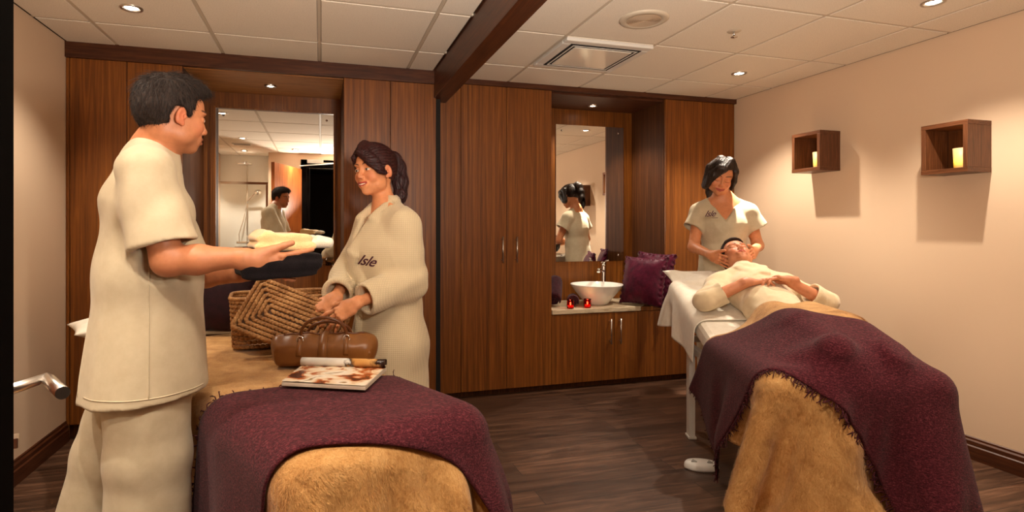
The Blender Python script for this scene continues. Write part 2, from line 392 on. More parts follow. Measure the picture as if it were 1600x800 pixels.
# ---- wall socket at the right wall behind the bed
so = thing('wall_socket', 'dark metal double socket on the right wall behind the bed', 'socket', (XR, 2.60, .44))
box('plate', (XR-.010, 2.50, .445), (XR-.0005, 2.68, .525), plain('dark_nickel', sr(92, 84, 74), .35, metal=.9), so, .002)
for y in (2.525, 2.625): box('outlet', (XR-.013, y-.01, .462), (XR-.0095, y+.03, .508), plain('black_plastic', sr(26, 22, 20), .5), so, .002)

# ================================================================ cabinet wall
def bar_handle(x, y, z0, z1, parent):
    mb = MB(); mb.tube([(x, y-.030, z0), (x, y-.030, z1)], .0052, 12)
    for z in (z0+.02, z1-.02): mb.tube([(x, y, z), (x, y-.030, z)], .0042, 8)
    mb.build('handle', M['steel'], parent)
def tall_cabinet(label, xs, y, z0, z1, fill=None, handles=(), mat='wood'):
    t = thing('tall_cabinet', label, 'cabinet', ((xs[0]+xs[-1])/2, y+.3, 0))
    mb = MB(); mb.box((xs[0], y+.022, z0), (xs[-1], YB, z1+.02)); mb.box((xs[0], y+.055, 0), (xs[-1], YB, z0)); mb.build('carcass', M['wood_dark'], t)
    for i, (a, b) in enumerate(zip(xs, xs[1:])):
        d = box('door' if (fill is None or i not in fill) else 'filler_panel', (a+.0018, y, z0+.002), (b-.0018, y+.021, z1-.001), M[mat], t, .001)
        for hxx, zz0, zz1 in handles:
            if a < hxx < b: bar_handle(hxx, y, zz0, zz1, d)
    return t
XN0, XN1, XM0, XM1 = -.792, .138, 1.632, 2.599
tall_cabinet('tall walnut cabinet doors in the left corner behind the man', [XL+.001, XL+.02, -1.081, XN0], YL, .087, 2.166, fill=(0,), handles=())
tall_cabinet('tall walnut cabinet doors behind the woman in the robe', [XN1, .435, .740], YL, .087, 2.166)
tall_cabinet('tall walnut cupboard with two bar handles, middle of the wall', [.775, .942, 1.283, XM0], YR, .045, 2.217, fill=(0,), handles=[(1.245, .955, 1.14), (1.352, .955, 1.14)])
tall_cabinet('tall walnut cabinet doors in the right corner behind the therapist', [XM1, 2.937, XR-.012], YR, .045, 2.217)
struct(box('trim_7', (.738, YL+.03, 0), (.776, YR+.05, 2.2), M['black_gap']))  # solid near-black strip: shadow at the cabinet step put in as colour
def niche(x0, x1, y, top, ztop, mz, mx, num, side, ctop, cx1=None, sof='wood_ceil_lit'):
    struct(box('trim_%d' % num, (x0+.0005, y+.03, ztop), (x1-.0005, YB, ztop+.03), M[sof]))
    struct(box('trim_%d' % (num+1), (x0+.0005, YB-.012, ctop), (x1-.0005, YB+.01, ztop), M['wood']))
# left niche with mirror and low vanity
CT = .598
niche(XN0, XN1, YL, 2.166, 2.163, None, None, 8, 0, CT)
niche(XM0, XM1, YR, 2.217, 2.202, None, None, 10, 0, CT, sof='wood_h')
def mirror(label, x0, x1, z0, z1, y, frame_w, mat):
    t = thing('wall_mirror', label, 'mirror', ((x0+x1)/2, y, z0))
    box('mirror_glass', (x0, y-.006, z0), (x1, y, z1), M['mirror'], t)
    if frame_w:
        mb = MB(); fw = frame_w
        mb.box((x0-fw, y-.014, z0-.0), (x0, y+.0, z1+.012)); mb.box((x0, y-.014, z1), (x1+.012, y, z1+.012)); mb.box((x1, y-.014, z0), (x1+.012, y, z1))
        mb.build('edge_strip', mat, t, .001)
    for px_, pz in ((x0+.05, z0+.05), (x1-.05, z0+.05), (x0+.05, z1-.05), (x1-.05, z1-.05)):
        MB().lathe([(0, .012), (.006, .011), (.008, .006)], (0, 0, 0), 12, mat=Matrix.Translation((px_, y, pz)) @ Matrix.Rotation(math.pi/2, 4, 'X')).build('fixing_screw', M['chrome'], t)
    return t
YM = YB-.012
mirror('rectangular mirror in the left niche, behind the man and the robed woman', -.712, .088, .925, 2.05, YM, .035, M['wood'])
mirror('rectangular frameless mirror above the wash basin in the right niche', 1.88, 2.512, .922, 2.07, YM, 0, M['chrome'])
def vanity(label, x0, x1, y, ztop, seams, hs):
    t = thing('vanity_cabinet', label, 'cabinet', ((x0+x1)/2, y+.25, 0))
    mb = MB(); mb.box((x0+.002, y+.022, .045), (x1-.002, YB-.02, ztop)); mb.box((x0+.002, y+.055, 0), (x1-.002, YB-.02, .045)); mb.build('carcass', M['wood_dark'], t)
    for a, b in zip(seams, seams[1:]):
        d = box('door', (a+.0018, y, .047), (b-.0018, y+.021, ztop-.003), M['wood'], t, .001)
        for h in hs:
            if a < h < b: bar_handle(h, y, .325, .515, d)
    return t
vanity('walnut vanity cupboard with two bar handles under the wash basin', XM0, XM1, YR+.001, .562, [XM0, 2.150, 2.60], [2.108, 2.190])
vanity('low walnut vanity cupboard under the left mirror, behind the basket', XN0, XN1, YL+.001, .562, [XN0, -.33, XN1], [-.37, -.29])
mb = MB(); mb.prism([(XM0+.002, YR-.008), (2.37, YR-.008), (XM1-.003, YR+.22), (XM1-.003, YB-.013), (XM0+.002, YB-.013)], .563, CT)
tag(mb.build('countertop', M['stone'], None, .004), 'cream stone countertop under the white wash basin', 'countertop')
mb = MB(); mb.prism([(2.376, YR-.006), (XM1-.003, YR-.006), (XM1-.003, YR+.213)], .563, CT-.004)
tag(mb.build('corner_shelf', M['wood'], None, .001), 'triangular walnut shelf corner under the purple cushions at the counter end', 'shelf')
tag(box('countertop', (XN0+.002, YL-.008, .563), (XN1-.003, YB-.013, CT), M['stone'], None, .004), 'cream stone countertop under the left mirror, behind the basket', 'countertop')
# ================================================================ fabrics
def fabric(name, c, c2=None, scale=900, rough=.9, sheen=.3, bump=.25, weave=True, bd=.0012, big=0.0):
    t = NT(name); v = t.coords()
    n = t.noise(v, 26, 5, .6); c2 = c2 or tuple(x*.8 for x in c[:3]) + (1,)
    t.set(col=t.mix(t.ramp(n, [(.3, (0, 0, 0, 1)), (.7, (1, 1, 1, 1))]), c2, c), rough=rough, spec=.15, sheen=sheen, sheenr=.5)
    t.bump(t.noise(v, scale, 2, .5), bump, bd)
    if big: t.bump(t.noise(v, 11, 3, .5), big, .012)
    return t.m
def waffle(name, c, cell=.0085):
    t = NT(name); tc = t.add('ShaderNodeTexCoord'); sp = t.add('ShaderNodeSeparateXYZ'); t.ln(tc.outputs['Object'], sp.inputs[0])
    k = math.pi/cell
    d = t.math('ADD', t.math('MULTIPLY', sp.outputs[0], .93), t.math('MULTIPLY', sp.outputs[1], -.37))
    a = t.math('ABSOLUTE', t.math('SINE', t.math('MULTIPLY', d, k))); b = t.math('ABSOLUTE', t.math('SINE', t.math('MULTIPLY', sp.outputs[2], k)))
    h = t.math('MINIMUM', a, b); h2 = t.math('POWER', h, .6)
    n = t.noise(t.coords(), 30, 3)
    t.set(col=t.mix(t.math('MULTIPLY', t.math('SUBTRACT', 1, h2), .5), c, tuple(x*.62 for x in c[:3])+(1,)), rough=.92, spec=.1, sheen=.25)
    t.bump(h2, .6, .0018); t.bump(n, .2, .004); return t.m
M['purple_velvet'] = fabric('purple_velvet', sr(92, 20, 46), sr(56, 9, 29), 300, .38, .08, .15, big=.5)
M['purple_dark'] = fabric('dark_purple_velvet', sr(44, 14, 24), sr(26, 8, 15), 300, .6, .05, .15)
M['purple_terry'] = fabric('purple_terry', sr(66, 24, 34), sr(42, 14, 21), 420, .95, .1, .8, bd=.003)
def throw_mat():
    t = NT('plum_knit'); v = t.coords((1, 1, 1)); tc = t.add('ShaderNodeTexCoord')
    n = t.noise(t.coords((30, 30, 90)), 3, 4, .6); n2 = t.noise(v, 210, 3, .65); n3 = t.noise(v, 16, 3)
    f = t.math('ADD', t.math('MULTIPLY', n, .5), t.math('MULTIPLY', n2, .5))
    c = t.ramp(f, [(.34, sr(36, 12, 17)), (.52, sr(76, 28, 36)), (.68, sr(118, 55, 62))])
    t.set(col=c, rough=.95, spec=.08, sheen=.08, sheenr=.5); t.bump(n2, .9, .003); t.bump(n, .6, .004); t.bump(n3, .15, .01); return t.m
M['throw'] = throw_mat()
def fur_mat():
    t = NT('tan_plush'); v = t.coords((1, 1, .42)); n = t.noise(v, 170, 4, .65, .5); n2 = t.noise(t.coords(), 14, 4, .6, .6)
    f = t.math('ADD', t.math('MULTIPLY', n, .45), t.math('MULTIPLY', n2, .55))
    c = t.ramp(f, [(.30, sr(158, 108, 58)), (.5, sr(194, 146, 88)), (.70, sr(216, 172, 114))])
    t.set(col=c, rough=.85, spec=.12, sheen=.2, sheenr=.4); t.bump(n, .8, .005); t.bump(n2, .3, .012); return t.m
M['fur'] = fur_mat()
M['linen'] = fabric('white_linen', sr(238, 230, 214), sr(226, 216, 198), 500, .85, .2, .2)
M['cream_towel'] = fabric('cream_towel', sr(238, 204, 150), sr(224, 186, 130), 380, .95, .5, .7, bd=.003)
M['cream_towel2'] = fabric('pale_towel', sr(236, 226, 204), sr(220, 208, 184), 380, .95, .5, .7, bd=.003)
M['black_terry'] = fabric('black_terry', sr(24, 17, 20), sr(12, 8, 10), 420, .95, .06, .7, bd=.003)
M['uniform'] = fabric('beige_uniform_cloth', sr(198, 184, 156), sr(188, 173, 144), 1500, .8, .12, .12, bd=.0006)
M['uniform_trousers'] = fabric('beige_trouser_cloth', sr(198, 184, 156), sr(186, 171, 142), 1500, .8, .12, .12, bd=.0006)
M['robe'] = waffle('cream_waffle_cotton', sr(222, 204, 168)); M['robe2'] = fabric('cream_cotton_robe', sr(226, 206, 170), sr(214, 192, 154), 900, .9, .3, .3)
M['embroidery'] = plain('plum_embroidery', sr(70, 14, 40), .7)

def cushion(name, label, c, xd, ud, w, h, th, mat, cat='cushion', group=None, parent=None, ruffle=.006, sag=.0, N=44, crumple=0.):
    xd, ud = Vector(xd).normalized(), Vector(ud).normalized(); ud = (ud - xd*ud.dot(xd)).normalized(); nd = xd.cross(ud)
    V, F = [], []; off = random.random()*9
    for sgn in (1, -1):
        base = len(V)
        for i in range(N+1):
            for j in range(N+1):
                u, v = -1+2*i/N, -1+2*j/N
                # pinched edges between pointed corners
                pu = u*(1 - .07*(1-v*v)); pv = v*(1 - .07*(1-u*u))
                prof = (max(0, 1-abs(u)**2.4)*max(0, 1-abs(v)**2.4))**.55
                wr = .012*math.sin(9*u+5*v+off)*math.sin(4*v-7*u+off*2)*prof**.3*(abs(u)+abs(v))*.6
                dz = th/2*prof + wr*th*2.2 + crumple*(abs(math.sin(2.6*u+3.7*v+off))*-.6+.4*math.sin(5*v-3*u)+.15*math.sin(9*u+4*v))*min(1, prof*2)
                edge = max(abs(u), abs(v)) > .93
                e = ruffle*math.sin((u-v)*30+off)*(1+.6*math.sin(u*11+v*17)) if edge else 0
                p = Vector(c) + xd*(pu*w/2) + ud*(pv*h/2 - sag*prof*h) + nd*(sgn*dz + e)
                V.append(p)
        for i in range(N):
            for j in range(N):
                a = base + i*(N+1)+j; q = (a, a+1, a+N+2, a+N+1)
                F.append(q if sgn < 0 else q[::-1])
    me = bpy.data.meshes.new(name); me.from_pydata(V, [], F)
    bm = bmesh.new(); bm.from_mesh(me); bmesh.ops.remove_doubles(bm, verts=bm.verts, dist=.0006); bmesh.ops.recalc_face_normals(bm, faces=bm.faces); bm.to_mesh(me); bm.free()
    o = put(name, me, mat, parent, True)
    if label: tag(o, label, cat, group)
    return o
def towel_roll(name, label, a, b, r, mat, parent=None, turns=3.2, cat='towel', group=None):
    """a spiral roll of terry between a and b"""
    a, b = Vector(a), Vector(b); ax = (b-a).normalized(); u = ax.orthogonal().normalized(); v = ax.cross(u)
    outer, n = [], 150; th = r/(turns+.3)
    pts = []
    for i in range(n+1):
        t = i/n*turns*2*math.pi; rr = th*.35 + (r-th*.5)*(i/n); pts.append((rr*math.cos(t), rr*math.sin(t)))
    mb = MB(); L = (b-a).length; K = 9
    rings = []
    for k in range(K+1):
        s_ = k/K; puff = 1 - .05*(2*s_-1)**4
        oi, oo = [], []
        for i, (x, y) in enumerate(pts):
            d = math.hypot(x, y); ux, uy = x/d, y/d; hw = th*.40*(1 - (.35 if k in (0, K) else 0))
            jit = .0012*math.sin(i*.9+k*2.1)
            P = a + ax*(L*s_)
            oi.append(mb.bm.verts.new(P + (u*(x-ux*hw) + v*(y-uy*hw))*puff)); oo.append(mb.bm.verts.new(P + (u*(x+ux*(hw+jit)) + v*(y+uy*(hw+jit)))*puff))
        rings.append((oi, oo))
    for (i0, o0), (i1, o1) in zip(rings, rings[1:]):
        for k in range(n):
            for p, q in ((i0, i1), (o0, o1)):
                f = mb.bm.faces.new((p[k], p[k+1], q[k+1], q[k])); f.smooth = True
        mb.bm.faces.new((i0[-1], o0[-1], o1[-1], i1[-1])); mb.bm.faces.new((i0[0], o0[0], o1[0], i1[0]))
    for oi, oo in (rings[0], rings[-1]):
        for k in range(n): mb.bm.faces.new((oi[k], oi[k+1], oo[k+1], oo[k]))
    o = mb.build(name, mat, parent)
    if label: tag(o, label, cat, group)
    return o

# ================================================================ wall shelves with candles
def shelf(label, y0, y1, z0, z1, clabel):
    x0, x1, w = 3.09, XR-.001, .023
    t = thing('box_shelf', label, 'shelf', (XR, (y0+y1)/2, z0), 'wooden box shelves on the right wall')
    box('shelf_board', (x0, y0, z1-w), (x1, y1, z1), M['box_wood'], t, .0015); box('shelf_board', (x0, y0, z0), (x1, y1, z0+w), M['box_wood'], t, .0015)
    box('side_board', (x0+.0005, y0+.0005, z0+w), (x1, y0+w, z1-w), M['box_wood_v'], t, .0015); box('side_board', (x0+.0005, y1-w, z0+w), (x1, y1-.0005, z1-w), M['box_wood_v'], t, .0015)
    box('back_board', (x1-.010, y0+w, z0+w), (x1, y1-w, z1-w), M['wood_dark'], t)
    cx, cy, zb = (x0+x1)/2-.012, y0+w+.052, z0+w+.0005
    c = thing('candle_holder', clabel, 'candle', (cx, cy, zb), 'glowing candle tumblers in the box shelves')
    MB().lathe([(0, 0), (.028, 0), (.031, .003), (.036, .104), (.0335, .104), (.029, .012), (0, .010)], (cx, cy, zb), 32).build('tumbler', M['led_candle'], c)
    MB().ell((cx, cy, zb+.034), (.009, .009, .017), 12).build('flame', M['flame'], c)
    l = bpy.data.lights.new('candle_glow', 'POINT'); l.energy = .10; l.color = (1, .6, .18); l.shadow_soft_size = .03
    lo = bpy.data.objects.new('candle_glow', l); col.objects.link(lo); lo.parent = c; lo.location = (-.0, 0, .118)
shelf('square wooden box shelf on the right wall, the one farther from the camera', 2.838, 3.062, 1.578, 1.838, 'glowing frosted candle tumbler in the farther wooden box shelf')
shelf('square wooden box shelf on the right wall, the one nearer the camera', 1.983, 2.208, 1.485, 1.746, 'glowing frosted candle tumbler in the nearer wooden box shelf')

# ================================================================ wash basin corner
bx, by = 2.105, 4.0
sk = thing('wash_basin', 'round white ceramic vessel basin on the stone countertop', 'basin', (bx, by, CT))
MB().lathe([(0, .001), (.080, .001), (.088, .006), (.125, .050), (.175, .110), (.203, .150), (.208, .158), (.204, .162), (.198, .158), (.170, .118), (.120, .065), (.06, .030), (.022, .024), (0, .022)], (bx, by, CT), 64).build('bowl', M['ceramic'], sk)
MB().lathe([(0, .027), (.02, .0265), (.022, .0235)], (bx, by, CT), 24).build('drain', M['chrome'], sk)
tx0, ty0 = 2.262, 4.175
tp = thing('basin_tap', 'tall chrome mixer tap behind the white basin', 'tap', (tx0, ty0, CT))
mb = MB(); mb.lathe([(0, 0), (.027, 0), (.027, .006), (.020, .010), (.0185, .012), (.0185, .285), (.016, .290), (0, .290)], (tx0, ty0, CT), 24); mb.build('body', M['chrome'], tp)
MB().tube([(tx0, ty0, CT+.245), (tx0-.055, ty0-.06, CT+.262), (tx0-.105, ty0-.115, CT+.268), (tx0-.112, ty0-.123, CT+.250)], .0125, 14).build('spout', M['chrome'], tp)
mb = MB(); mb.lathe([(0, .293), (.019, .293), (.020, .318), (.016, .324), (0, .325)], (tx0, ty0, CT), 24); mb.tube([(tx0, ty0, CT+.312), (tx0+.01, ty0-.03, CT+.335), (tx0+.014, ty0-.06, CT+.342)], .0055, 10); mb.build('lever', M['chrome'], tp)
for (u, v, lb) in ((891.5, 487, 'small red glass tealight nearest the purple towels on the counter'), (928, 484, 'small red glass tealight in front of the white basin')):
    p = at(u, v, 4.18 if u < 900 else 4.12); p.z = CT+.0005
    p.y = max(p.y, YR+.035)
    c = thing('tealight_holder', lb, 'candle', p, 'red glass tealights on the counter')
    MB().lathe([(0, 0), (.022, 0), (.027, .004), (.028, .030), (.026, .058), (.029, .068), (.0265, .068), (.0235, .058), (.0255, .030), (.023, .008), (0, .006)], p, 28).build('glass_cup', M['red_glass'], c)
    MB().lathe([(0, .008), (.021, .008), (.021, .024), (0, .022)], p, 20).build('wax', plain('red_wax', sr(170, 30, 22), .5, emit=(1, .12, .04, 1), emits=.8), c)
    MB().ell(p+Vector((0, 0, .036)), (.0055, .0055, .014), 10).build('flame', M['flame'], c)
    l = bpy.data.lights.new('tealight_glow', 'POINT'); l.energy = .06; l.color = (1, .45, .15); l.shadow_soft_size = .01
    lo = bpy.data.objects.new('tealight_glow', l); col.objects.link(lo); lo.parent = c; lo.location = (0, 0, .075)
# rolled towels at the left end of the counter
towel_roll('rolled_towel', 'large rolled purple towel leaning at the left end of the basin counter', (1.705, 3.93, CT+.055), (1.80, 4.12, CT+.185), .058, M['purple_terry'], group='rolled purple towels by the basin')
towel_roll('rolled_towel', 'small rolled purple towel lying end on beside the white basin', (1.845, 3.885, CT+.047), (1.905, 4.02, CT+.047), .046, M['purple_terry'], group='rolled purple towels by the basin')
a = at(966, 474, 4.50); b = at(1042, 486, 4.14)
xd = Vector((b.x-a.x, b.y-a.y, 0)).normalized(); nrm = xd.cross(Vector((0, 0, 1)))
c = Vector(((a.x+b.x)/2, (a.y+b.y)/2, CT+.193)) - nrm*.02
cushion('cushion', 'dark purple velvet cushion at the front of the pair by the basin', c, xd, Vector((0, 0, 1)) - nrm*.22,   .40, .385, .13, M['purple_velvet'], group='purple cushions on the counter', ruffle=.010, crumple=.002)
c2 = Vector(c) - nrm*.118 + Vector((0, 0, .02)) + xd*.005
cushion('cushion', 'purple satin cushion tucked behind another one by the basin', c2, xd + Vector((0, 0, -.04)), Vector((0, 0, 1)) - nrm*.22, .36, .41, .09, M['purple_velvet'], group='purple cushions on the counter', ruffle=.012, crumple=.003)

# ================================================================ shower in the alcove (seen in the left mirror)
sh = thing('shower_set', 'chrome rail shower with rain head and hand shower, seen in the left mirror', 'shower', (-1.02, -.1, .9))
x = -1.02
mb = MB(); mb.tube([(x, -.045, 1.0), (x, -.045, 2.12)], .010, 12); mb.tube([(x, -.10, 2.05), (x, -.045, 2.05)], .008, 8); mb.build('riser_rail', M['chrome'], sh)
mb = MB(); mb.tube([(x, -.045, 2.12), (x, .02, 2.15), (x, .20, 2.14), (x, .24, 2.10)], .010, 12); mb.lathe([(0, .012), (.10, .008), (.105, 0), (.10, -.006), (0, -.006)], (x, .24, 2.09), 32); mb.build('rain_head', M['chrome'], sh)
mb = MB(); mb.tube([(x, -.05, 1.55), (x+.01, -.01, 1.60), (x+.14, .07, 1.72)], .011, 10); mb.lathe([(0, 0), (.04, .002), (.045, .014), (.02, .03), (0, .03)], (0, 0, 0), 20, mat=Matrix.Translation((x+.16, .10, 1.71)) @ Matrix.Rotation(-1.0, 4, 'X')); mb.build('hand_shower', M['chrome'], sh)
MB().tube([(x, -.05, 1.55), (x-.05, .0, 1.3), (x-.10, .02, 1.12), (x-.10, -.02, 1.0), (x-.04, -.04, 1.0)], .006, 8).build('hose', M['chrome'], sh)
mb = MB(); mb.tube([(x-.14, -.045, 1.0), (x+.14, -.045, 1.0)], .022, 16); mb.box((x-.16, -.10, .93), (x+.16, .01, .945)); mb.build('mixer_bar', M['chrome'], sh)
ss = thing('shower_screen', 'clear glass shower screen with chrome frame, seen in the left mirror', 'shower screen', (-1.05, .40, 0))
mb = MB(); mb.box((XL+.002, .385, 1.80), (-.70, .415, 1.835)); mb.box((-.73, .385, 0), (-.70, .415, 1.80)); mb.box((XL+.002, .385, 0), (-.73, .415, .05)); mb.build('frame', M['chrome'], ss, .002)
box('glass_pane', (XL+.004, .397, .05), (-.73, .403, 1.80), M['glass'], ss)

# ================================================================ treatment beds
def frame2(o, a):
    a = unit(a); b = (a[1], -a[0])
    def W(t, s, z): return Vector((o[0] + b[0]*t + a[0]*s, o[1] + b[1]*t + a[1]*s, z))
    mat = Matrix(((b[0], a[0], 0, o[0]), (b[1], a[1], 0, o[1]), (0, 0, 1, 0), (0, 0, 0, 1)))
    return W, mat
W1, BM1 = frame2((-.074, 1.318), (-.42, .907)); BW1, BL1, BZ1 = .62, 1.85, .66
W2, BM2 = frame2((1.70, 1.66), (.354, .935)); BW2, BL2, BZ2 = .56, 1.50, .65; BX2 = -.10            # the right bed spans t = BX2 .. BW2
def b2z(s): return BZ2 + (max(0, s-.72)*.30)
def rbox(mb, lo, hi, mat): mb.box(lo, hi, mat=mat); return mb
def bedbase(t, BM, w, L, z, lw=.035, x0=0):
    for a in (x0+.03, w-.03-lw): MB().box((a, .05, z-.16), (a+lw, L-.05, z-.12), mat=BM).build('side_rail', M['white_metal'], t, .004)
    for s_ in (.06, L*.5, L-.10): MB().box((x0+.03+lw, s_, z-.158), (w-.03-lw, s_+lw, z-.122), mat=BM).build('cross_rail', M['white_metal'], t, .004)
    for a in (x0+.02, w-.02-lw):
        for s_ in (.16, L-.40):
            lg = MB(); lg.box((a, s_, .012), (a+lw, s_+lw+.02, z-.16), mat=BM); lg.box((a-.005, s_-.01, 0), (a+lw+.005, s_+lw+.03, .014), mat=BM)
            lg.build('leg', M['white_metal'], t, .003)
t1 = thing('treatment_bed', 'padded treatment bed nearest the camera, hidden under tan and plum blankets', 'bed', W1(BW1/2, BL1/2, 0))
bedbase(t1, BM1, BW1, BL1, BZ1)
MB().box((.02, .02, BZ1-.13), (BW1-.02, BL1-.02, BZ1-.012), mat=BM1).build('mattress', M['linen'], t1, .05, 4)
t2 = thing('treatment_bed', 'treatment bed under the lying client, with white metal legs', 'bed', W2(BW2/2, BL2/2, 0))
bedbase(t2, BM2, BW2, BL2, BZ2, x0=BX2)
mb = MB(); N = 30; pr = []
for k in range(N+1): s_ = BL2*k/N; pr.append((s_, b2z(s_)))
for tA, tB in ((BX2+.015, BW2-.015),):
    L_, R_ = [], []
    for s_, z_ in pr: L_.append((mb.bm.verts.new(W2(tA, s_, z_-.12)), mb.bm.verts.new(W2(tA, s_, z_-.004)))); R_.append((mb.bm.verts.new(W2(tB, s_, z_-.12)), mb.bm.verts.new(W2(tB, s_, z_-.004))))
    for k in range(N):
        mb.bm.faces.new((L_[k][0], L_[k+1][0], L_[k+1][1], L_[k][1])); mb.bm.faces.new((R_[k][0], R_[k][1], R_[k+1][1], R_[k+1][0]))
        mb.bm.faces.new((L_[k][1], L_[k+1][1], R_[k+1][1], R_[k][1])); mb.bm.faces.new((L_[k][0], R_[k][0], R_[k+1][0], L_[k+1][0]))
    for k in (0, N): mb.bm.faces.new((L_[k][0], L_[k][1], R_[k][1], R_[k][0]))
mb.build('mattress', M['linen'], t2, .03)
# foot pedal of the bed on the floor
pp = at(1096, 723, 2.78); pp.z = 0
pm = Matrix.Translation(pp) @ Matrix.Rotation(-.45, 4, 'Z')
pe = thing('foot_pedal', 'white oval foot control on the floor under the right bed', 'pedal', pp)
MB().lathe([(0, 0), (1, 0), (1.02, .010), (.98, .026), (.90, .034), (0, .038)], (0, 0, 0), 40, mat=pm @ Matrix.Diagonal((.082, .048, 1, 1))).build('housing', M['white_plastic'], pe)
for k in (-1, 1):
    mb = MB(); mb.prism([(k*.038-.016, -.017), (k*.038+.016, -.017), (k*.038+.0, .016)], .035, .041, mat=pm); mb.build('foot_button', plain('grey_rubber', sr(150, 146, 138), .6), pe, .003)
# ================================================================ cloth, draped by a small position-based solver
def rb_sdf(P, c, h, r):
    q = np.abs(P - c) - (np.array(h) - r); return np.linalg.norm(np.maximum(q, 0), axis=1) + np.minimum(q.max(1), 0) - r
def cap_sdf(P, a, b, ra, rb):
    a, b = np.array(a, float), np.array(b, float); ab = b-a; t = np.clip(((P-a) @ ab)/(ab @ ab), 0, 1)
    return np.linalg.norm(P - a - t[:, None]*ab, axis=1) - (ra + (rb-ra)*t)
def drape(T0, T1, S0, S1, h, sdf, z0, rot=None, iters=260, bvh=None, thick=.004, seed=1, stiff=.38, fric=.5, floor=.012, wob=.004, full=None, seedf=0., hold=0.):
    """cloth of grid pitch h in bed coordinates (t, s, z); rot=(origin, u, w): flat axes for a turned cloth"""
    r = np.random.RandomState(seed)
    if rot is None: o, u, w_ = np.array((T0, S0)), np.array((1., 0)), np.array((0, 1.)); la, lb = T1-T0, S1-S0
    else: o, u, w_, la, lb = rot; o, u, w_ = np.array(o, float), unit(u), unit(w_)
    n, m = int(la/h)+1, int(lb/h)+1
    I, J = np.meshgrid(np.arange(n)*la/(n-1), np.arange(m)*lb/(m-1), indexing='ij')
    hu, hw = la/(n-1), lb/(m-1)
    X = np.zeros((n, m, 3)); X[..., 0] = o[0] + I*u[0] + J*w_[0]; X[..., 1] = o[1] + I*u[1] + J*w_[1]; X[..., 2] = z0
    X[..., 2] += wob*np.sin(I*23+seed)*np.sin(J*17+seed*2) + r.randn(n, m)*.0008
    if seedf:                       # the foot end starts hanging in loose pleats: fold the flat sheet down over the edge
        S_ = X[..., 1].copy(); dn = np.clip(-S_, 0, None); dn = dn*(X[..., 0] > -.05)*1.0
        X[..., 1] = np.where(S_ < 0, -.02 - .10*dn + seedf*np.sin(X[..., 0]*2*math.pi/.19+seed)*np.clip(dn/.25, 0, 1), S_); X[..., 2] -= dn*.97
    Xp = X.copy(); cons = [(1, 0, hu, stiff), (0, 1, hw, stiff), (1, 1, math.hypot(hu, hw), stiff*.5), (1, -1, math.hypot(hu, hw), stiff*.5), (2, 0, 2*hu, .12), (0, 2, 2*hw, .12), (4, 0, 4*hu, .05), (0, 4, 4*hw, .05)]
    g = np.array((0, 0, -.00075)); e = .002
    FU = 1 + (full(o[0]+I*u[0]+J*w_[0], o[1]+I*u[1]+J*w_[1]) if full is not None else np.zeros((n, m)))   # spare width, gathered into folds
    for it in range(iters):
        vel = (X - Xp)*(.965 if it < iters*.8 else .90); sp = np.linalg.norm(vel, axis=2, keepdims=True); vel *= np.minimum(1, .02/np.maximum(sp, 1e-9))
        Xp = X.copy(); X = X + vel + g
        for k in range(7):
            for di, dj, L, st in cons:
                if dj >= 0: A = X[di:, dj:]; B = X[:n-di, :m-dj]
                else: A = X[di:, :m+dj]; B = X[:n-di, -dj:]
                if di > 0 and full is not None: L = L*(FU[di:, dj:] if dj >= 0 else FU[di:, :m+dj])[..., None]
                d = A - B; l = np.linalg.norm(d, axis=2, keepdims=True); c = d*((l-L)/np.maximum(l, 1e-6)*st)
                if di > 1 or dj > 1: c = c*(l < L)
                A -= c; B += c
        P = X.reshape(-1, 3); D = sdf(P); m_ = D < thick
        if m_.any():
            Q = P[m_]; d0 = D[m_]; G = np.stack([sdf(Q+np.eye(3)[k]*e) - d0 for k in range(3)], 1); G /= np.maximum(np.linalg.norm(G, axis=1, keepdims=True), 1e-9)
            P[m_] = Q + G*(thick-d0)[:, None]
            Pp = Xp.reshape(-1, 3); mv = P[m_]-Pp[m_]; tan = mv - G*(mv*G).sum(1, keepdims=True); Pp[m_] += tan*fric; Xp = Pp.reshape(n, m, 3)
        if bvh is not None and it > 10:
            Pp = Xp.reshape(-1, 3)
            for i in range(len(P)):
                loc, nr, fi, ds = bvh.find_nearest(P[i].tolist(), .06)
                if loc is None: continue
                dd = (P[i][0]-loc[0])*nr[0] + (P[i][1]-loc[1])*nr[1] + (P[i][2]-loc[2])*nr[2]
                if dd < .009 and dd > -.055:
                    N_ = np.array(nr); P[i] += N_*(.009-dd); mv = P[i]-Pp[i]; Pp[i] += (mv - N_*mv.dot(N_))*fric
            Xp = Pp.reshape(n, m, 3)
        P[:, 2] = np.maximum(P[:, 2], floor); X = P.reshape(n, m, 3)
    return X
def grid_faces(n, m):
    i, j = np.meshgrid(np.arange(n-1), np.arange(m-1), indexing='ij'); a = (i*m+j).ravel()
    return np.stack([a, a+m, a+m+1, a+1], 1)
def bedworld(X, BM): R = np.array(BM); return X @ R[:3, :3].T + R[:3, 3]
def cloth_obj(name, X, BM, mat, th, sub=1, parent=None):
    n, m = X.shape[:2]; V = bedworld(X.reshape(-1, 3), BM)
    me = npmesh(name, V, grid_faces(n, m)); o = put(name, me, mat, parent)
    if sub: s_ = o.modifiers.new('sub', 'SUBSURF'); s_.levels = s_.render_levels = sub
    s_ = o.modifiers.new('thick', 'SOLIDIFY'); s_.thickness = th; s_.offset = 1
    return o
def up_bvh(X):
    n, m = X.shape[:2]; F = grid_faces(n, m); V = X.reshape(-1, 3)
    return BVHTree.FromPolygons(V.tolist(), F.tolist())
